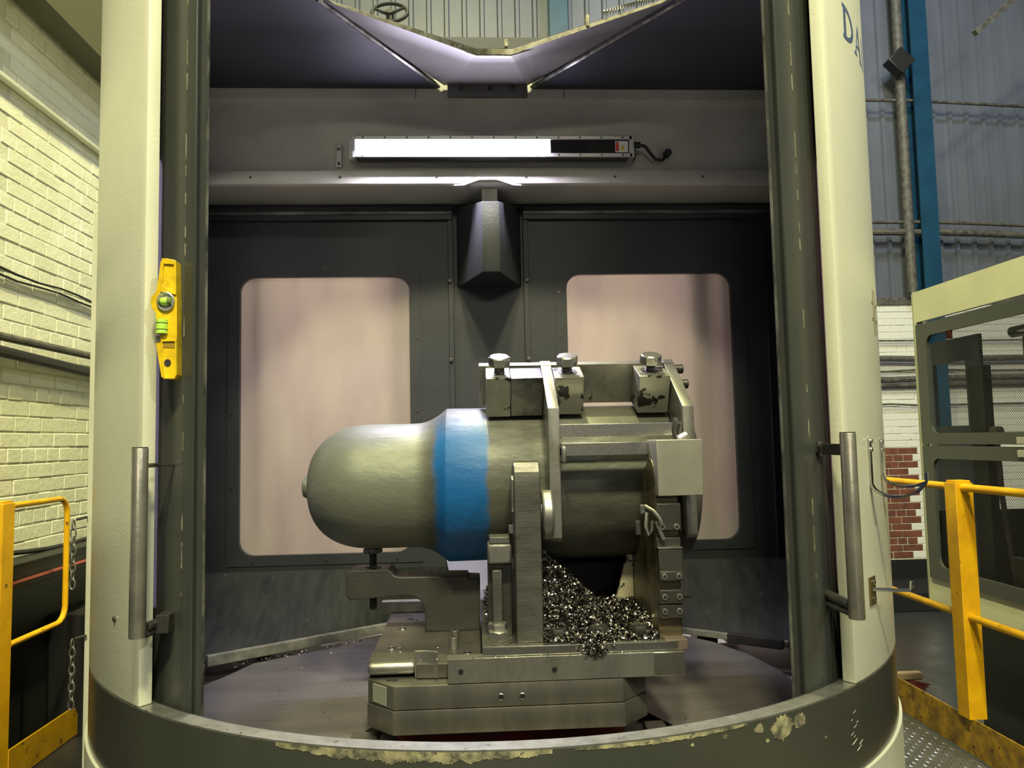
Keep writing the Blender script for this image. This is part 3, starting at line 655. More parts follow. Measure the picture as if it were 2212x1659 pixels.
# V trough between the roof panels
A, B, C_, D_ = Vector((-.058, -.06, 2.650)), Vector((.064, -.06, 2.650)), Vector((-.185, .355, 2.742)), Vector((.150, .355, 2.742))
Lt, Rt = Vector((-.66, -.06, 2.858)), Vector((.72, -.06, 2.873)); Lb, Rb = Vector((-.565, -.235, 2.744)), Vector((.615, -.265, 2.744))
Lt2, Rt2 = Vector((-1.0, -.06, 2.965)), Vector((1.05, -.06, 2.985))
tro = M('trough_sheet', (.16, .155, .14), .5, .1, col2=(.12, .115, .11), scale=6, spot=(.08, .075, .06), sscale=24, sthr=.7)
g = MB(); th = Vector((0, 0, .004))
for f in ((A, B, D_, C_), (Lt, A, C_, Lb), (B, Rt, Rb, D_)):
    g.poly([p for p in f]+[p+th for p in f], [(0, 1, 2, 3), (7, 6, 5, 4)]+[(i, (i+1) % 4, 4+(i+1) % 4, 4+i) for i in range(4)])
tg = g.build('notch_trough', tro, MC)
g = MB()
for p, q in ((Lt2, A), (A, B), (B, Rt2)):
    d = (q-p); u = Vector((0, 0, 1)); 
    a = [p+Vector((0, -.012, -.006)), q+Vector((0, -.012, -.006)), q+Vector((0, .010, -.006)), p+Vector((0, .010, -.006))]
    g.poly(a+[v+u*.026 for v in a], [(0, 1, 2, 3), (7, 6, 5, 4)]+[(i, (i+1) % 4, 4+(i+1) % 4, 4+i) for i in range(4)])
g.build('notch_lip', lipm, MC, bevel=.003)
for p, q in ((Vector((-.565, -.24, 2.738)), Vector((-.205, .36, 2.738))), (Vector((.62, -.27, 2.738)), Vector((.168, .36, 2.738)))):
    MB().tube([p, q], .008, 6).build('seal_strip', worn, MC)
g = MB().box(.04, .052, -.075, -.05, 2.676, 2.702); g.build('lip_tab', lipm, MC)
MB().box(.325, .337, -.078, -.05, 2.75, 2.79).build('lip_tab', lipm, MC)
p0, p1 = Vector((.39, -.06, 2.806)), Vector((1.0, -.06, 2.995)); g = MB(); n = 260; d = (p1-p0)
g.tube([p0+d*(i/n)+Vector((0, .009*cos(i*1.6), .009*sin(i*1.6))) for i in range(n+1)], .0025, 5)
sp = g.build('tension_spring', steel); tag(sp, 'coil spring lying along the right edge of the V-shaped roof notch', 'spring')
g = MB(); g.box(-.17, .15, .338, .36, 2.690, 2.742); g.build('trough_end_plate', tro, MC, bevel=.002)
for xx in (-.115, 0, .09): MB().cyl((xx, .330, 2.722), (xx, .338, 2.722), .009, 10).build('bolt', steeld, MC, bevel=.001)
# hand wheel above the notch
hw = thing('hand_wheel', (-.23, .32, 3.25), 'dark spoked hand wheel seen above the roof notch', 'hand wheel')
wc = Vector((-0.449, .85, 3.332)); T = Matrix.Translation(wc) @ Matrix.Rotation(R(58), 4, 'X') @ Matrix.Rotation(R(14), 4, 'Z')
g = MB(); g.tube([(.082*cos(t), .082*sin(t), 0) for t in [2*pi*k/36 for k in range(36)]], .009, 10, closed=True); g.xf(T).build('rim', blackd, hw, smooth=True)
for k in range(3):
    t = R(20+120*k); g = MB().tube([(.08*cos(t), .08*sin(t), 0), (.04*cos(t+.1), .04*sin(t+.1), -.005), (0, 0, -.008)], [.006, .008, .011], 8); g.xf(T).build('spoke', blackd, hw, smooth=True)
g = MB().cyl((0, 0, -.03), (0, 0, .010), .019, 18); g.xf(T).build('hub', blackd, hw, smooth=True)
g = MB().cyl((0, 0, -.40), (0, 0, -.03), .016, 12); g.xf(T).build('shaft', blackd, hw, smooth=True)
# lamp beam
yb = .40
g = MB().prism([(.372, 2.775), (.372, 2.693), (.392, 2.688), (.420, 2.680), (.420, 2.412), (.378, 2.400), (.370, 2.345), (.380, 2.338), (.62, 2.338), (.62, 2.775)], 0, -1.33, 1.305)
bmx = g.build('lamp_beam', beamp, MC, bevel=.002)
MB().prism([(-.150, 2.334), (-.11, 2.338), (-.048, 2.362), (.020, 2.362), (.085, 2.338), (.118, 2.334), (.118, 2.330), (.085, 2.332), (.02, 2.355), (-.048, 2.355), (-.11, 2.332), (-.15, 2.330)], 1, .355, .39).build('arched_trim', beamp, bmx)
for xx in (-.95, -.60, -.22, .14, .50, .86): MB().cyl((xx, .371, 2.372), (xx, .378, 2.372), .005, 10).build('screw', steeld, bmx)
for xx in (-.97, -.64, .60, .98): MB().cyl((xx, .358, 2.752), (xx, .372, 2.752), .010, 10).build('screw', steeld, bmx)
for xx in (.30, -.30): MB().box(xx, xx+.0025, .371, .374, 2.695, 2.774).build('seam', steeld, bmx)
# bright chamber behind the frosted panes
chb = M('lit_chamber_enamel', (.72, .70, .68), .6)
g = MB(); g.box(-1.34, 1.31, 1.75, 1.78, .4, 2.7); g.box(-1.34, -1.31, .66, 1.75, .4, 2.7); g.box(1.28, 1.31, .66, 1.75, .4, 2.7); g.box(-1.34, 1.31, .66, 1.78, 2.7, 2.73); g.box(-1.34, 1.31, .66, 1.78, .37, .4)
g.build('rear_chamber', chb, MC)
for x, w in ((-1.02, .05), (-.45, .12), (.86, .09), (1.0, .04)): MB().box(x, x+w, .70, .80, .42, 2.68).build('pane_shadow_post', steeld, MC)  # unseen posts, added to streak the panes with soft shadow
area('chamber_light', (-.78, 1.45, 2.1), (-.72, .66, 1.5), .9, 15, (1, .90, .80), 1.0)
area('chamber_light', (.66, 1.45, 2.0), (.66, .66, 1.5), .8, 12, (1, .88, .82), 1.0)
# ---- skirt and ledge (sloping chip deflectors)
zt, zb = .800, .560
def deflector(xa, xb, fy):
    g = MB(); n = 26; m = 6; P_ = []
    for i in range(n+1):
        x = xa+(xb-xa)*i/n
        for j in range(m+1):
            v = j/m; P_.append((x, YW-.001+(fy(x)-YW)*v, zt+(zb-zt)*(v**.8)))
    k0 = len(P_); F_ = [(i*(m+1)+j, (i+1)*(m+1)+j, (i+1)*(m+1)+j+1, i*(m+1)+j+1) for i in range(n) for j in range(m)]
    P2 = [(x, y+.004, z-.004) for x, y, z in P_]; g.poly(P_+P2, F_+[tuple(k0+q for q in f[::-1]) for f in F_])
    return g.build('chip_deflector', skirt, MC, smooth=True, angle=60)
deflector(-1.33, -.213, lambda x: .60 if x > -.46 else .60+(x+.46)*.69+.0)
deflector(.44, 1.305, lambda x: .60-(x-.44)*.66 if x < .70 else .428-(x-.70)*.76)
g = MB(); g.poly([(-.213, YW-.005, .850), (-.175, .45, .70), (-.10, .30, .55), (.06, .30, .55), (.06, YW-.005, .850)], [(0, 1, 2, 3, 4)]); g.build('chute_sheet', sheetm, MC)
g = MB(); g.poly([(.06, YW-.005, .850), (.06, .30, .55), (.44, .30, .55), (.44, YW-.005, .850)], [(0, 1, 2, 3)]); g.build('chute_shade_sheet', blackd, MC)  # black half of the chute: shade behind the heap as a dark sheet
MB().box(.092, .384, -.06, -.052, .778, 1.02).build('rear_shade_plate', blackm, MC) if 0 else None
def strip(p, q, w, h, z, name, mat, par):
    p, q = Vector((*p, z)), Vector((*q, z)); d = (q-p).normalized(); n = Vector((d.y, -d.x, 0))*w
    a = [p, q, q+n, p+n]; g = MB(); g.poly(a+[v+Vector((0, 0, h)) for v in a], [(0, 1, 2, 3), (7, 6, 5, 4)]+[(i, (i+1) % 4, 4+(i+1) % 4, 4+i) for i in range(4)])
    return g.build(name, mat, par, bevel=.002)
strip((-1.04, .18), (-.45, .585), .024, .036, .552, 'floor_ledge', ledgem, MC); strip((-1.20, .07), (-1.045, .165), .03, .020, .548, 'floor_ledge', ledgem, MC)
strip((.69, .425), (1.04, .155), .022, .022, .553, 'floor_ledge', ledgem, MC); strip((.44, .50), (.69, .425), .022, .026, .552, 'floor_ledge', ledgem, MC)
strip((1.04, .15), (1.12, .10), .03, .03, .55, 'ledge_end', steeld, MC); strip((.86, .27), (1.02, .15), .032, .034, .55, 'ledge_cover', steeld, MC)
MB().box(-.405, -.26, -.005, .03, .752, .790).build('rear_stop', ledgem, MC, bevel=.004)
# ---- table and well
tb = thing('rotary_table', (0, -.25, .50), 'grey oily rotary table cover plate the pallet stands on', 'table')
cxt, cyt = 0.0, -.30
def tablepoly(r):
    q = r/.93; L0 = [(-.93, -.52), (-.985, -.30), (-.985, -.06), (-.93, .06), (-.88, .20), (-.46, .50), (-.30, .56), (.30, .56), (.50, .50), (.70, .40), (.80, .27), (.868, .10), (.900, -.08), (.905, -.28), (.87, -.46), (.79, -.64), (.66, -.80)]
    p = [(x*q, y*q+(-.01)*(1-q)) for x, y in L0]
    for k in range(1, 12):
        a = R(-38-k*104/12); p.append((.97*q*cos(a)*.86, -.20*q+.82*q*sin(a)*.98))
    return p
tr0 = tablepoly(.93)
inner = [(cxt-.40, -.95), (.44, -.95), (.44, -.52), (.30, -.22), (-.28, -.22), (-.40, -.48)]
holed([p for p in tr0], [(x*.98, y if y > -.9 else -.98) for x, y in inner], 2, .525, .548).build('cover_plate', tablem, tb)
MB().prism(tablepoly(.90), 2, .500, .525).build('plate_edge', steeld, tb)
g = MB(); n = 40; g.arc(.0, .34, -180, 180, .40, .53, 40, cx=0.0); o = g.xf(Matrix.Translation((0, -.33, 0))).build('pallet_hub', orange, tb)
for x0, x1 in ((-.415, -.345), (.345, .40)): MB().box(x0, x1, -.63, -.55, .525, .572).build('locating_block', steeld, tb, bevel=.003)
MB().arc(0, 1.15, -180, 180, .40, .43, 64).build('well_floor', steeld, MC)
MB().prism([(.80, -.55), (.97, -.55), (1.09, -.2), (1.12, .0), (1.30, .03), (1.30, .6), (.8, .6)], 2, .44, .455).build('corner_floor', pinkf, MC)
MB().box(-1.32, -.60, .02, .60, .44, .50).build('corner_floor', steeld, MC)
# ================================================================== PALLET AND FIXTURE
pl = thing('pallet', (-.01, -.33, .585), 'chamfered square steel pallet carrying the fixture', 'pallet')
def octo(x0, x1, y0, y1, c): return [(x0+c, y0), (x1-c, y0), (x1, y0+c), (x1, y1-c), (x1-c, y1), (x0+c, y1), (x0, y1-c), (x0, y0+c)]
MB().prism(octo(-.372, .352, -.655, .0, .072), 2, .597, .655).build('lower_slab', pallm, pl, bevel=.0015)
MB().prism(octo(-.370, .350, -.652, .0, .072), 2, .657, .714).build('upper_slab', pallm, pl, bevel=.0015)
for x in (-.031, .022):
    MB().cyl((x, -.6535, .680), (x, -.640, .680), .0075, 16).build('bolt_hole', blackm, pl); g = MB(); g.tube([(x+.0078*cos(t), -.6530, .680+.0078*sin(t)) for t in [2*pi*k/18 for k in range(18)]], .0012, 5, closed=True); g.build('hole_rim', steelb, pl)
a = Vector((-.370, -.580, 0)); b2 = Vector((-.298, -.652, 0)); nrm = Vector((-.7071, -.7071, 0)); d = (b2-a)
q = [a+d*.22+nrm*.0005, a+d*.74+nrm*.0005]; 
g = MB(); pts = [(*q[0].xy, .664), (*q[1].xy, .662), (*q[1].xy, .708), (*q[0].xy, .708)]; pts2 = [(p[0]+nrm.x*.002, p[1]+nrm.y*.002, p[2]) for p in pts]
g.poly(pts+pts2, [(0, 1, 2, 3), (4, 5, 6, 7)]+[(i, (i+1) % 4, 4+(i+1) % 4, 4+i) for i in range(4)]); g.build('blank_plate', M('blank_plate_metal', (.30, .31, .25), .5, .3, spot=(.5, .5, .4), sscale=60, sthr=.72), pl)
MB().cyl((-.30, -.60, .712), (-.30, -.60, .7145), .009, 14).build('bolt_hole', blackm, pl)
MB().cyl((-.315, -.60, .712), (-.315, -.60, .7147), .007, 14).build('bolt_hole', blackm, pl)
# side plate C with the arm
cp = thing('riser_plate', (-.22, -.3, .714), 'stepped steel riser plate on the left side of the pallet', 'plate')
MB().prism([(-.372, -.555), (-.245, -.555), (-.245, -.60), (-.165, -.60), (-.165, -.610), (-.078, -.610), (-.078, 0), (-.372, 0)], 2, .716, .752).build('plate', pallm, cp, bevel=.002)
g = MB().box(-.372, -.246, -.588, -.553, .722, .752); g.build('rounded_nose', steel, cp, bevel=.012, seg=4)
g = MB(); n = 10; c0 = Vector((-.235, -.62)); 
A_ = [(-.246+.062*sin(R(90*k/n)), -.655+.062*(1-cos(R(90*k/n)))-.0+0, 0) for k in range(n+1)]
ou = [(-.250+.060*(k/n), -.588-.018*(k/n)**2.5*1.0) for k in range(n+1)]
g.prism(ou+[(x-.0, y+.010) for x, y in ou[::-1]], 2, .716, .782); g.build('curved_stop', steel, cp, bevel=.001)
for x, y in ((-.325, -.44), (-.315, -.22), (-.30, -.10), (-.115, -.51)): 
    MB().cyl((x, y, .7515), (x, y, .7528), .011, 20).build('bolt_hole', blackm, cp); MB().tube([(x+.0125*cos(t), y+.0125*sin(t), .7525) for t in [2*pi*k/20 for k in range(20)]], .0014, 5, closed=True).build('hole_rim', steelb, cp)
cs = thing('cap_screw', (-.153, -.46, .752), 'socket cap screw on the riser plate, nearer one of two', 'screw', 'cap screws on the riser plate')
g = MB().cyl((-.153, -.46, .752), (-.153, -.46, .783), .0125, 22); g.build('head', steel, cs, bevel=.0015); MB().cyl((-.153, -.46, .7525), (-.153, -.46, .7535), .0155, 22).build('washer', steelb, cs)
MB().cyl((-.153, -.46, .7828), (-.153, -.46, .7835), .006, 6).build('socket', blackm, cs)
copy_tree(cs, (.002, .075, 0), 'socket cap screw on the riser plate, farther one of two')
# arm
am = thing('support_arm', (-.16, -.2, .752), 'dark cast support arm reaching left under the domed end', 'support arm')
pf = [(-.243, .752), (-.078, .752), (-.076, .905), (-.107, .907), (-.108, .914), (-.31, .918), (-.330, .919), (-.343, .934), (-.352, .940), (-.378, .942)]
pf = [(-.243, .752), (-.078, .752), (-.076, .904), (-.112, .906), (-.112, .914), (-.315, .916), (-.332, .920), (-.345, .936), (-.352, .940), (-.455, .940), (-.470, .934), (-.477, .922), (-.477, .866), (-.470, .854), (-.455, .851),
      (-.30, .862), (-.272, .856), (-.254, .842), (-.245, .82), (-.243, .79)]
MB().prism(pf, 1, -.272, -.165).build('body', castd, am, bevel=.005)
g = MB(); thread(g, (-.403, -.218, .812), (-.403, -.218, .985), .0125); g.build('jack_screw', steeld, am, smooth=True)
g = MB(); bolt_hex(g, (-.403, -.218, .983), (0, 0, 1), .030, .014, .3); g.build('jack_head', steeld, am, bevel=.001)
MB().cyl((-.403, -.218, .940), (-.403, -.218, .9425), .024, 20).build('jack_nut', castd, am)
# workpiece
wp = thing('forged_billet', (0, -.22, 1.184), 'domed forged steel billet with a blue painted belt clamped in the fixture', 'billet')
AY, AZ = -.22, 1.187
r1, r2 = .1885, .234
pf = [(-.5965, 0.0), (-.5965, .040)]
pf = [(-.5955, .0)]
for k in range(1, 25):
    t = k/24*pi/2; pf.append((-.405-.190*cos(t)**.92, .010+(r1-.010)*sin(t)**.80))
pf += [(-.36, r1+.0008), (-.30, r1), (-.262, r1+.001)]
for k in range(1, 9): t = k/8; pf.append((-.262+.090*t, r1+.001+(r2-r1-.003)*(t**1.9)))
pf += [(-.168, r2), (-.03, r2-.001), (.25, r2), (.553, r2), (.562, r2-.008), (.562, .09), (.562, 0)]
bod = MB().lathe_x(pf, AY, AZ).build('body', wpm, wp, smooth=True, angle=50)
g = MB().lathe_x([(-.614, 0), (-.614, .022), (-.611, .030), (-.602, .034), (-.590, .034), (-.588, .0)], AY, AZ, 32); g.build('centre_boss', M('boss_steel', (.22, .22, .20), .45, .5, bump=.3, bscale=60), wp, smooth=True)
# fixture base
fx = thing('welded_fixture', (.15, -.4, .714), 'welded steel saddle fixture bolted on the pallet, full of swarf', 'fixture')
MB().prism([(-.163, -.652), (.436, -.652), (.436, -.05), (-.074, -.05), (-.074, -.612), (-.163, -.612)], 2, .716, .776).build('base_plate', steel, fx, bevel=.0015)
MB().box(.358, .437, -.6535, -.645, .7165, .7755).build('end_block', steelb, fx, bevel=.0015)
MB().box(-.075, .425, -.643, -.06, .777, .800).build('upper_base_plate', steelb, fx, bevel=.002)
for x, z in ((-.130, .745), (.105, .742)):
    MB().cyl((x, -.6535, z), (x, -.64, z), .0068, 16).build('bolt_hole', blackm, fx)
def saddle(x0, x1, yf, mat, name='saddle_plate', rad=.239):
    p = [(yf, .800), (yf, 1.20)]
    for k in range(0, 7):
        t = R(180-k*22.5); p.append((yf+.045+.045*cos(t), 1.218+.045*sin(t)))
    # inner side following the billet
    for k in range(0, 17):
        t = R(172+k*(188/16)); p.append((AY+rad*cos(t), AZ+rad*sin(t)))
    yb2 = AY+rad+.09
    p += [(AY+rad+.005, 1.24), (yb2-.02, 1.25), (yb2, 1.22), (yb2, .800)]
    return MB().prism(p, 0, x0, x1).build(name, mat, fx, bevel=.003)
saddle(.0135, .083, -.612, millm)
saddle(.385, .448, -.600, rustm)
MB().prism([(-.585, 1.13), (-.60, 1.14), (-.60, 1.215), (-.585, 1.225), (-.565, 1.225), (-.565, 1.13)], 0, .0085, .0135).build('wear_pad', steel, fx, bevel=.001)
MB().box(.0, .012, -.585, -.56, 1.075, 1.095).build('set_screw', steelb, fx)
g = MB(); g.cyl((.088, -.55, 1.118), (.118, -.55, 1.118), .066, 40); g.build('side_boss', steel, fx, bevel=.006, seg=2)
MB().cyl((.083, -.55, 1.118), (.089, -.55, 1.118), .05, 30).build('boss_collar', blackm, fx)
MB().prism([(.322, .80), (.384, .80), (.384, .985), (.370, .985)], 1, -.30, -.285).build('gusset', M('scraped_gusset', (.55, .50, .34), .4, .5, spot=(.03, .03, .025), sscale=26, sthr=.56), fx)
MB().box(.084, .384, -.085, -.065, .801, .985).build('rear_shade_plate', M('under_billet_shade', (.02, .022, .03), .7, spec=.2), fx)  # added dark plate; its near-black stands for shade under the billet
# clamp blocks screwed on the right saddle
for z0, z1, yy, mt, ss in ((1.075, 1.146, -.618, steeld, [1.085]), (1.030, 1.056, -.606, steeld, []), (.970, 1.028, -.622, steeld, []), (.946, .972, -.626, steeld, [.959]), (.888, .924, -.622, steeld, [.906]), (.850, .886, -.618, steeld, [.868])):
    q = MB().box(.386, .450, yy, -.598, z0, z1).build('key_block', mt, fx, bevel=.003)
    for zz in ss:
        for xx in (.399, .437): MB().cyl((xx, yy-.003, zz), (xx, yy+.001, zz), .0082, 18).build('screw', steel, q, bevel=.001); MB().cyl((xx, yy-.0035, zz), (xx, yy-.0029, zz), .004, 6).build('socket', blackm, q)
MB().box(.384, .4505, -.624, -.60, 1.028, 1.033).build('weld_bead', steelb, fx, bevel=.002)
MB().box(.392, .449, -.6425, -.60, .777, .803).build('foot_block', M('purplish_rust_foot', (.24, .19, .16), .4, .5), fx, bevel=.002)
# shackle
sh = thing('lifting_shackle', (.37, -.58, 1.10), 'small bent steel hook ring caught beside the right saddle', 'shackle')
MB().tube([(.366, -.58, 1.135), (.380, -.61, 1.125), (.392, -.618, 1.108), (.397, -.62, 1.09)], .006, 8).build('hook', steel, sh, smooth=True)
MB().tube([(.366, -.59, 1.12), (.360, -.60, 1.085), (.366, -.60, 1.062), (.376, -.60, 1.075), (.378, -.60, 1.10)], .0055, 8).build('ring', steel, sh, smooth=True)
MB().tube([(.385, -.61, 1.10), (.395, -.615, 1.07), (.402, -.617, 1.052)], .006, 8).build('hook', steel, sh, smooth=True)
MB().box(.352, .372, -.575, -.565, 1.115, 1.140).build('lug', steelb, sh, bevel=.002)
MB().box(.338, .352, -.575, -.565, 1.06, 1.098).build('lug', steeld, sh, bevel=.002)
g = MB(); thread(g, (.448, -.40, .862), (.530, -.40, .862), .0075); tag(g.build('threaded_rod', steeld, smooth=True), 'short threaded rod sticking out right of the fixture', 'rod')
# strap clamp left of the saddle
sp_ = thing('strap_clamp', (-.03, -.56, .80), 'stepped strap clamp with stud and nuts left of the front saddle', 'clamp')
MB().box(-.052, .003, -.57, -.50, 1.047, 1.064).build('top_pad', steelb, sp_, bevel=.002)
MB().box(-.057, .006, -.575, -.49, .995, 1.046).build('clamp_head', steel, sp_, bevel=.006)
MB().box(-.057, .008, -.53, -.49, .800, .995).build('riser', steeld, sp_, bevel=.003)
MB().box(-.046, -.021, -.575, -.545, .82, .978).build('stud', millm, sp_, bevel=.002)
g = MB(); bolt_hex(g, (-.034, -.572, .822), (0, 0, 1), .027, .022, .2); g.build('nut', steel, sp_, bevel=.001)
g = MB(); bolt_hex(g, (-.032, -.600, .805), (0, 0, 1), .029, .026, .5); g.build('nut', steel, sp_, bevel=.001)
MB().cyl((-.032, -.600, .801), (-.032, -.600, .805), .034, 28).build('washer', steelb, sp_)
for i, (x, y, lab) in enumerate(((.123, -.585, 'left one beside the front saddle'), (.232, -.575, 'middle one under the swarf'), (.340, -.575, 'right one near the rusty saddle'))):
    h = thing('base_bolt', (x, y, .80), 'hex head bolt on the fixture base, '+lab, 'bolt', 'hex bolts on the fixture base')
    g = MB(); bolt_hex(g, (x, y, .806), (0, 0, 1), .026, .022, .5*i); g.build('head', steeld, h, bevel=.001); MB().cyl((x, y, .8005), (x, y, .806), .021, 24).build('washer', steelb, h)
# ================================================================== CLAMP FRAME (tilted 24 degrees to the front)
cf = thing('hold_down_clamp', (.2, -.3, 1.5), 'heavy bright steel clamp frame over the right end of the billet', 'clamp')
al = R(24)
def loc(f, u): return (AY-f*cos(al)-u*sin(al), AZ-f*sin(al)+u*cos(al))
def tbox(x0, x1, f0, f1, u0, u1): return MB().prism([loc(f0, u0), loc(f1, u0), loc(f1, u1), loc(f0, u1)], 0, x0, x1)
MB2 = tbox
tbox(-.050, .021, -.05, .05, .242, .362).build('bolt_block', steels, cf, bevel=.002)
tbox(.0215, .116, -.05, .05, .243, .3615).build('spacer_block', M('shaded_smudged_block', (.20, .20, .19), .3, .8, col2=(.03, .03, .03), scale=11, mix=.46), cf, bevel=.002)  # black smudges, with the shadow on its front put into the colour
tbox(.150, .236, -.05, .05, .246, .362).build('bolt_block', steels, cf, bevel=.002)
tbox(.398, .490, -.05, .05, .246, .362).build('bolt_block', steels, cf, bevel=.002)
tbox(-.070, .525, -.078, -.0505, .242, .368).build('back_plate', steel, cf, bevel=.002)
arcp = [(AY+.243*cos(R(t)), AZ+.243*sin(R(t))) for t in (100, 115, 130, 145, 160, 175, 190, 205)]
side = [loc(-.078, .372), (-.51, 1.405), (-.512, 1.050), (-.500, 1.040), (-.466, 1.040)]+arcp[::-1]+[loc(-.078, .26)]
MB().prism(side, 0, .117, .149).build('side_plate', steel, cf, bevel=.002)
MB().prism(side, 0, .494, .526).build('side_plate', steel, cf, bevel=.002)
MB().box(.149, .494, -.500, -.485, 1.322, 1.360).build('cross_bar', steelb, cf, bevel=.002)
MB().box(.149, .420, -.535, -.505, 1.272, 1.308).build('cross_bar', steelb, cf, bevel=.002)
MB().box(.149, .162, -.545, -.505, 1.255, 1.300).build('weld_lug', steel, cf, bevel=.006)
MB().box(.388, .509, -.632, -.512, 1.166, 1.312).build('corner_block', M('grey_ground_block', (.40, .39, .33), .42, .6, col2=(.34, .33, .28), scale=8), cf, bevel=.002)
MB().cyl((.468, -.56, 1.311), (.490, -.56, 1.322), .013, 12).build('weld_bead', steelb, cf, smooth=True)
g = MB().tube([(.474, -.50, 1.372), (.478, -.503, 1.355), (.474, -.502, 1.335), (.477, -.503, 1.318)], [.006, .011, .010, .008], 8); g.build('weld_bead', steeld, cf, smooth=True)
for f, u in ((-.045, .35), (.02, .325)):
    y, z = loc(f, u); g = MB().cyl((.526, y, z), (.552, y, z), .014, 20); g.build('cap_screw', steeld, cf, bevel=.002)
ud = Vector((0, -sin(al), cos(al)))
labs = ['hex bolt on the clamp frame, left one on the long stained block, glaring white', 'hex bolt on the clamp frame, middle one just right of the side plate', 'hex bolt on the clamp frame, right one near the far side plate']
for i, (x, tip) in enumerate(((-.010, .235), (.190, .30), (.440, .30))):
    bt_ = thing('clamp_bolt', (x, -.3, 1.5), labs[i], 'bolt', 'hex bolts on the clamp frame')
    base = Vector((x, *loc(0, 0))); g = MB(); bolt_hex(g, base+ud*.386, ud, .032, .027, [.0, .08, -.08][i]); g.build('head', steelb, bt_)
    g = MB(); thread(g, base+ud*.362, base+ud*.386, .0165, .005, 18); g.build('shank', steeld, bt_, smooth=True)
    g = MB(); g.cyl(base+ud*.362, base+ud*.3632, .030, 30); g.build('seat_ring', steelb, bt_)
    if i == 0:
        g = MB(); thread(g, base+ud*.243+Vector((0, -.0, 0)), base+ud*.236, .016, .004, 18); g.build('tip', steeld, bt_)
MB().cyl((-.012, -.355, 1.400), (-.012, -.330, 1.385), .012, 14).build('pressure_tip', steeld, cf, smooth=True)
# ================================================================== SWARF
def chips(name, fn, count, size, mat, label=None, cat=None, parent=None, seed=1, kind='stuff'):
    rn = random.Random(seed); V = []; F = []
    for _ in range(count):
        p = Vector(fn(rn)); s_ = size*rn.uniform(.5, 1.6); w = s_*rn.uniform(.22, .5); curl = rn.uniform(.3, 2.6); 
        q = Matrix.Rotation(rn.uniform(0, 2*pi), 3, 'Z') @ Matrix.Rotation(rn.uniform(-1.3, 1.3), 3, 'X') @ Matrix.Rotation(rn.uniform(-.9, .9), 3, 'Y')
        b0 = len(V); sg = 3
        for k in range(sg+1):
            t = (k/sg-.5); a = t*curl; rad = s_/curl
            for e in (-1, 1): V.append(p+q @ Vector((rad*sin(a), e*w*(.5-.3*abs(t)), rad*(1-cos(a))+e*.2*w*t)))
        for k in range(sg): F.append((b0+2*k, b0+2*k+1, b0+2*k+3, b0+2*k+2))
    me = bpy.data.meshes.new(name); me.from_pydata([tuple(v) for v in V], [], F); me.materials.append(mat); me.update()
    o = link(name, me, (0, 0, 0), parent); tag(o, label, cat, kind=kind); return o
def hz(x, y):
    """height of the heap between the saddles"""
    t = (x-.085)/.30
    ztop = 1.000-.17*min(1, max(0, t/.62))
    zf = min(1, max(0, (y+.625)/.20)); zf = zf*zf*(3-2*zf)
    return .802+(ztop-.802)*zf+.008*sin(x*90)*sin(y*70)
g = MB(); nx, ny = 24, 24; P_ = []
for i in range(nx+1):
    for j in range(ny+1):
        x, y = .085+.298*i/nx, -.622+.52*j/ny; P_.append((x, y, hz(x, y)-.006))
F_ = [(i*(ny+1)+j, (i+1)*(ny+1)+j, (i+1)*(ny+1)+j+1, i*(ny+1)+j+1) for i in range(nx) for j in range(ny)]
g.poly(P_, F_)
sw = g.build('swarf_heap', heapm); tag(sw, 'dark heap of curled steel swarf between the two saddles', 'swarf', kind='stuff')
def onheap(rn):
    x = rn.uniform(.087, .382); y = -.622+.36*rn.random()**1.3; return (x, y, hz(x, y)+rn.uniform(-.004, .009))
chips('swarf_chips', onheap, 9000,   .0125, chipm, 'bright loose chips covering the swarf heap', 'swarf', seed=3)
def spill(rn):
    t = rn.random(); x = rn.gauss(.205, .035*(1-t*.65)); y = -.630-.026*t; z = .812 if y > -.645 else .80-.05*max(0, (t-.5)); return (x, y, z+rn.uniform(-.01, .012))
chips('swarf_spill', spill, 700, .009, chipm, 'clump of chips spilling over the front edge of the fixture base', 'swarf', seed=4)
def leftheap(rn):
    x = rn.uniform(-.065, .010); y = rn.uniform(-.46, -.25); z = .80+(.16)*max(0, 1-abs(x+.0)/.11)*rn.random()**.5; return (x, y, z)
chips('swarf_chips', leftheap, 1300, .009, chipm, 'smaller dark pile of chips behind the strap clamp', 'swarf', seed=5)
chips('swarf_crumbs', lambda rn: (rn.uniform(-.85, .8), (lambda q: -.05+.0*q)(0)+rn.uniform(-.85, .42), .5495), 150, .006, chipm, 'single bright chips scattered on the table plate', 'swarf', seed=6)
chips('swarf_crumbs', lambda rn: (lambda t: (-.95+.50*t+rn.uniform(-.02, .02), .20+.345*t-rn.uniform(.02, .05), .551))(rn.random()), 240, .007, chipm, 'line of crumbs along the left floor ledge', 'swarf', seed=8)
chips('swarf_crumbs', lambda rn: (rn.uniform(-.36, -.09), rn.uniform(-.55, -.02), .7535), 60, .005, chipm, 'a few chips lying on the riser plate', 'swarf', seed=9)
chips('swarf_crumbs', lambda rn: (rn.uniform(-.30, .35), -.655+.0*rn.random()+rn.uniform(0, .01), .7165 if rn.random() < .2 else .7775), 90, .004, chipm, 'fine chips along the front edge of the base plate', 'swarf', seed=10)
chips('swarf_crumbs', lambda rn: (lambda x, v: (x, .30+.315*v, .553+.297*v))(rn.uniform(-.14, .1), rn.uniform(.3, 1)), 40, .009, chipm, 'white chips sprinkled on the sloping chute sheet', 'swarf', seed=11)
chips('swarf_crumbs', lambda rn: (rn.gauss(-.45, .05), -.975+rn.uniform(-.03, .02), .550+rn.uniform(0, .006)), 160, .010, chipm, 'little row of chips against the front sill at left', 'swarf', seed=12)

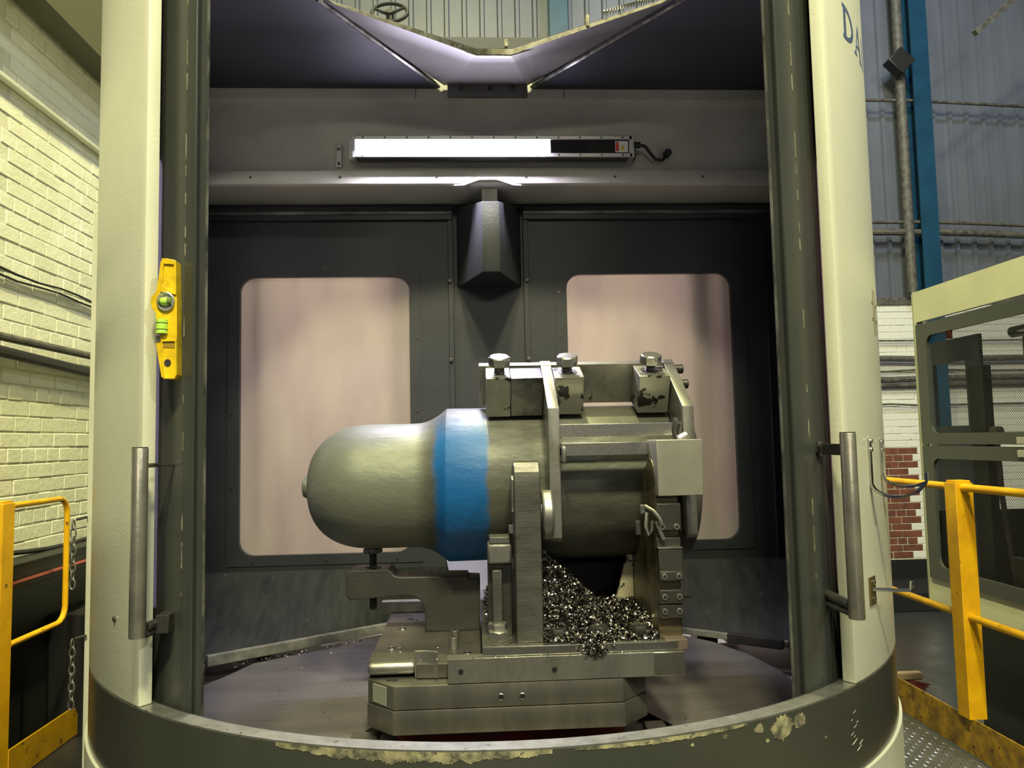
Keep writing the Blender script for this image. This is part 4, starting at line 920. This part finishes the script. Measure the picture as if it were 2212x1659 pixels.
# ================================================================== WORK LIGHT
area('work_light_beam', (-.15, .325, 2.475), (-.15, -.55, 1.2), .72, 52, (.82, .77, 1), .05)
wl = thing('work_light', (0, .40, 2.49), 'long sealed strip lamp, lit at its left two thirds, on the machine beam', 'lamp')
x0, x1, z0, z1 = -.535, .565, 2.446, 2.520
MB().box(x0, x1, .345, .400, z0-.004, z1+.012).build('housing', M('lamp_housing_black', (.03, .03, .032), .35), wl, bevel=.002)
for za, zb in ((z0-.006, z0+.009), (z1-.009, z1+.006)):
    r_ = MB().box(x0, x1, .334, .346, za, zb).build('bezel', alu, wl, bevel=.001)
    for k in range(13): xx = x0+.03+k*.086; MB().cyl((xx, .3325, (za+zb)/2), (xx, .3345, (za+zb)/2), .004, 10).build('screw', steeld, r_)
MB().box(x1-.012, x1+.008, .334, .40, z0-.008, z1+.010).build('end_cap', alu, wl, bevel=.002); MB().box(x0-.012, x0, .334, .40, z0-.008, z1+.010).build('end_cap', alu, wl, bevel=.002)
MB().box(x0+.002, .236, .340, .3446, z0+.010, z1-.010).build('lit_diffuser', ledw, wl); MB().box(.238, x1-.014, .340, .3446, z0+.010, z1-.010).build('dark_diffuser', ledd, wl)
MB().box(x0-.030, x0-.012, .375, .405, z0, z1+.01).build('mounting_clip', alu, wl, bevel=.002)
MB().box(x1+.008, x1+.022, .365, .405, z0+.002, z0+.05).build('mounting_clip', steeld, wl, bevel=.002)
lb = MB().box(.497, .549, .3385, .3398, z0+.014, z1-.014).build('warning_label', white, wl)
MB().box(.499, .512, .3378, .3386, z0+.018, z1-.018).build('red_field', redp, lb)
MB().prism([(.516, 2.468), (.536, 2.468), (.526, 2.493)], 1, .3376, .3386).build('yellow_triangle', yelp, lb)
MB().prism([(.5245, 2.4765), (.5275, 2.4765), (.527, 2.487), (.525, 2.487)], 1, .3370, .3377).build('black_mark', blackm, lb)
MB().cyl((x1+.006, .366, 2.500), (x1+.040, .366, 2.500), .013, 16).build('cable_gland', rubber, wl, bevel=.002)
MB().tube([(x1+.036, .366, 2.500), (x1+.060, .366, 2.495), (x1+.078, .37, 2.472), (x1+.105, .385, 2.448), (x1+.135, .395, 2.448), (x1+.155, .41, 2.468), (x1+.162, .425, 2.478)], .0065, 10).build('cable', rubber, wl, smooth=True)
g = MB(); g.cyl((x1+.160, .388, 2.480), (x1+.160, .421, 2.480), .017, 6); g.build('wall_gland', rubber, wl, bevel=.002)
wb = thing('empty_bracket', (-.61, .41, 2.47), 'small empty steel bracket left of the strip lamp', 'bracket')
MB().box(-.622, -.600, .408, .420, 2.425, 2.520).build('plate', alu, wb, bevel=.003)
for zz in (2.44, 2.50): MB().cyl((-.611, .402, zz), (-.611, .408, zz), .006, 12).build('screw', steeld, wb)

# ================================================================== SPIRIT LEVEL
lv = thing('spirit_level', (-.756, -.90, 1.46), 'small yellow cast spirit level stuck upright on the left dark door', 'spirit level')
def lz(zy): return 1.731-(zy-118)*(.266/1432)
def lx(zx): return -.786+(zx-25)*(.0600/340)
yl = -.930
outl = [(175, 122), (215, 120), (300, 138), (332, 165), (345, 600), (352, 1080), (362, 1500), (340, 1548), (215, 1545), (170, 1525), (155, 1440), (100, 1140), (97, 1040), (160, 1028), (160, 1020), (106, 1018), (106, 845), (92, 830), (92, 765), (50, 720), (26, 640), (40, 570), (90, 520), (120, 340), (140, 160)]
outl = [(lx(a), lz(b)) for a, b in outl]
body = MB().prism(outl, 1, yl, yl+.028).build('body', levy, lv, bevel=.0015)
g = holed([(lx(a), lz(b)) for a, b in ((165, 122), (335, 150), (345, 560), (150, 520))], [(lx(a), lz(b)) for a, b in ((190, 190), (310, 200), (322, 540), (170, 440))], 1, yl-.004, yl); g.build('upper_rim', levy, lv, bevel=.0008)
g = holed([(lx(a), lz(b)) for a, b in ((165, 1085), (350, 1085), (362, 1500), (338, 1548), (205, 1545))], [(lx(a), lz(b)) for a, b in ((185, 1110), (335, 1110), (345, 1480), (325, 1525), (220, 1522))], 1, yl-.004, yl); g.build('lower_rim', levy, lv, bevel=.0008)
MB().prism([(lx(a), lz(b)) for a, b in ((188, 1112), (333, 1112), (330, 1185), (185, 1178))], 1, yl-.001, yl+.001).build('recess_shade', M('level_shadow_recess', (.32, .20, .01), .5), lv)  # flat darker yellow patch that paints in the shade of a recess
vc = Vector((lx(218), yl, lz(638)))
MB().tube([(vc.x+.0165*cos(t), yl-.003, vc.z+.0190*sin(t)) for t in [2*pi*k/32 for k in range(32)]], .0028, 8, closed=True).build('vial_ring', silver, lv, smooth=True)
MB().prism([(vc.x+.0155*cos(t), vc.z+.0180*sin(t)) for t in [2*pi*k/32 for k in range(32)]], 1, yl-.002, yl+.001).build('vial_back', silver, lv)
MB().cyl((vc.x-.0145, yl-.003, vc.z), (vc.x+.0145, yl-.003, vc.z), .009, 16).build('round_vial', vial2, lv, smooth=True)
MB().cyl((vc.x-.008, yl-.0035, vc.z), (vc.x+.005, yl-.0035, vc.z), .0090, 16).build('bubble', vial, lv, smooth=True)
MB().cyl((lx(172), yl-.001, lz(1015)), (lx(172), yl-.001, lz(850)), .0125, 16).build('plumb_vial', vial, lv, smooth=True)
for b in (890, 965): MB().cyl((lx(172), yl-.001, lz(b)), (lx(172), yl-.001, lz(b+8)), .0128, 16).build('vial_mark', blackm, lv)
MB().prism([(lx(245)+.0072*cos(t), lz(1358)+.0082*sin(t)) for t in [2*pi*k/20 for k in range(20)]], 1, yl-.001, yl+.0005).build('hanging_hole', steeld, lv)
MB().box(lx(100), lx(145), yl-.001, yl+.0, lz(1115), lz(1040)).build('vial_cap', steel, lv); 
# ================================================================== HOOKS ON THE RIGHT COVER
def jhook(a, z0, tipd, lab, drop=.105):
    r = thing('hose_hook', pol(1.2, a, z0-.05), lab, 'hook'); n_ = (pol(1, a, 0)-pol(0, a, 0)); n_.z = 0
    base = pol(1.1995, a, 0); tn = Vector((cos(R(a)), sin(R(a)), 0))
    path = [(0.0, z0), (.001, z0-.02), (.001, z0-drop)]
    for k in range(1, 9): t = R(90*k/8*1.0); path.append((.001+.05*(1-cos(t)), z0-drop-.032*sin(t)))
    path += [(.075, z0-drop-.030), (.100, z0-drop-.020), (tipd, z0-drop+.002)]
    g = MB(); w = .0058
    w = .0078; P0 = [base+n_*d+Vector((0, 0, z)) for d, z in path]
    for i in range(len(P0)-1):
        p, q = P0[i], P0[i+1]; dd = (q-p).normalized(); nn_ = dd.cross(tn).normalized()*.0030
        g.poly([p-tn*w-nn_, p+tn*w-nn_, p+tn*w+nn_, p-tn*w+nn_, q-tn*w-nn_, q+tn*w-nn_, q+tn*w+nn_, q-tn*w+nn_], [(0, 1, 5, 4), (1, 2, 6, 5), (2, 3, 7, 6), (3, 0, 4, 7), (0, 3, 2, 1), (4, 5, 6, 7)])
    g.build('strap', chrome, r)
    for zz in (z0-.006, z0-.026): MB().cyl(base+n_*.002+Vector((0, 0, zz)), base+n_*.008+Vector((0, 0, zz)), .006, 14).build('rivet', chrome, r, bevel=.001)
jhook(47.1, 1.306, .118, 'steel hose hook on the right cream cover, nearer and lower one')
jhook(53.0, 1.302, .100, 'steel hose hook on the right cream cover, farther one', .085)
lh = thing('latch_hook', pol(1.2, 45.4, .95), 'small steel plate with straight hooked pin low on the right cream cover', 'hook')
s0, s1 = R(44.5)*1.198, R(46.4)*1.198
onarc([(s0, .920), (s1, .920), (s1, .984), (s0, .984)], 1.198, .004).build('plate', M('brown_plate_metal', (.20, .15, .06), .35, .7), lh)
for zz in (.934, .972): MB().cyl(pol(1.202, 45.5, zz), pol(1.207, 45.5, zz), .0055, 14).build('rivet', chrome, lh, bevel=.001)
e = pol(1.27, 47.4, .954); MB().tube([pol(1.2, 45.5, .955), pol(1.235, 46.4, .954), e, e+Vector((.004, 0, .008)), e+Vector((.005, 0, .020))], .0042, 8).build('pin', chrome, lh, smooth=True)
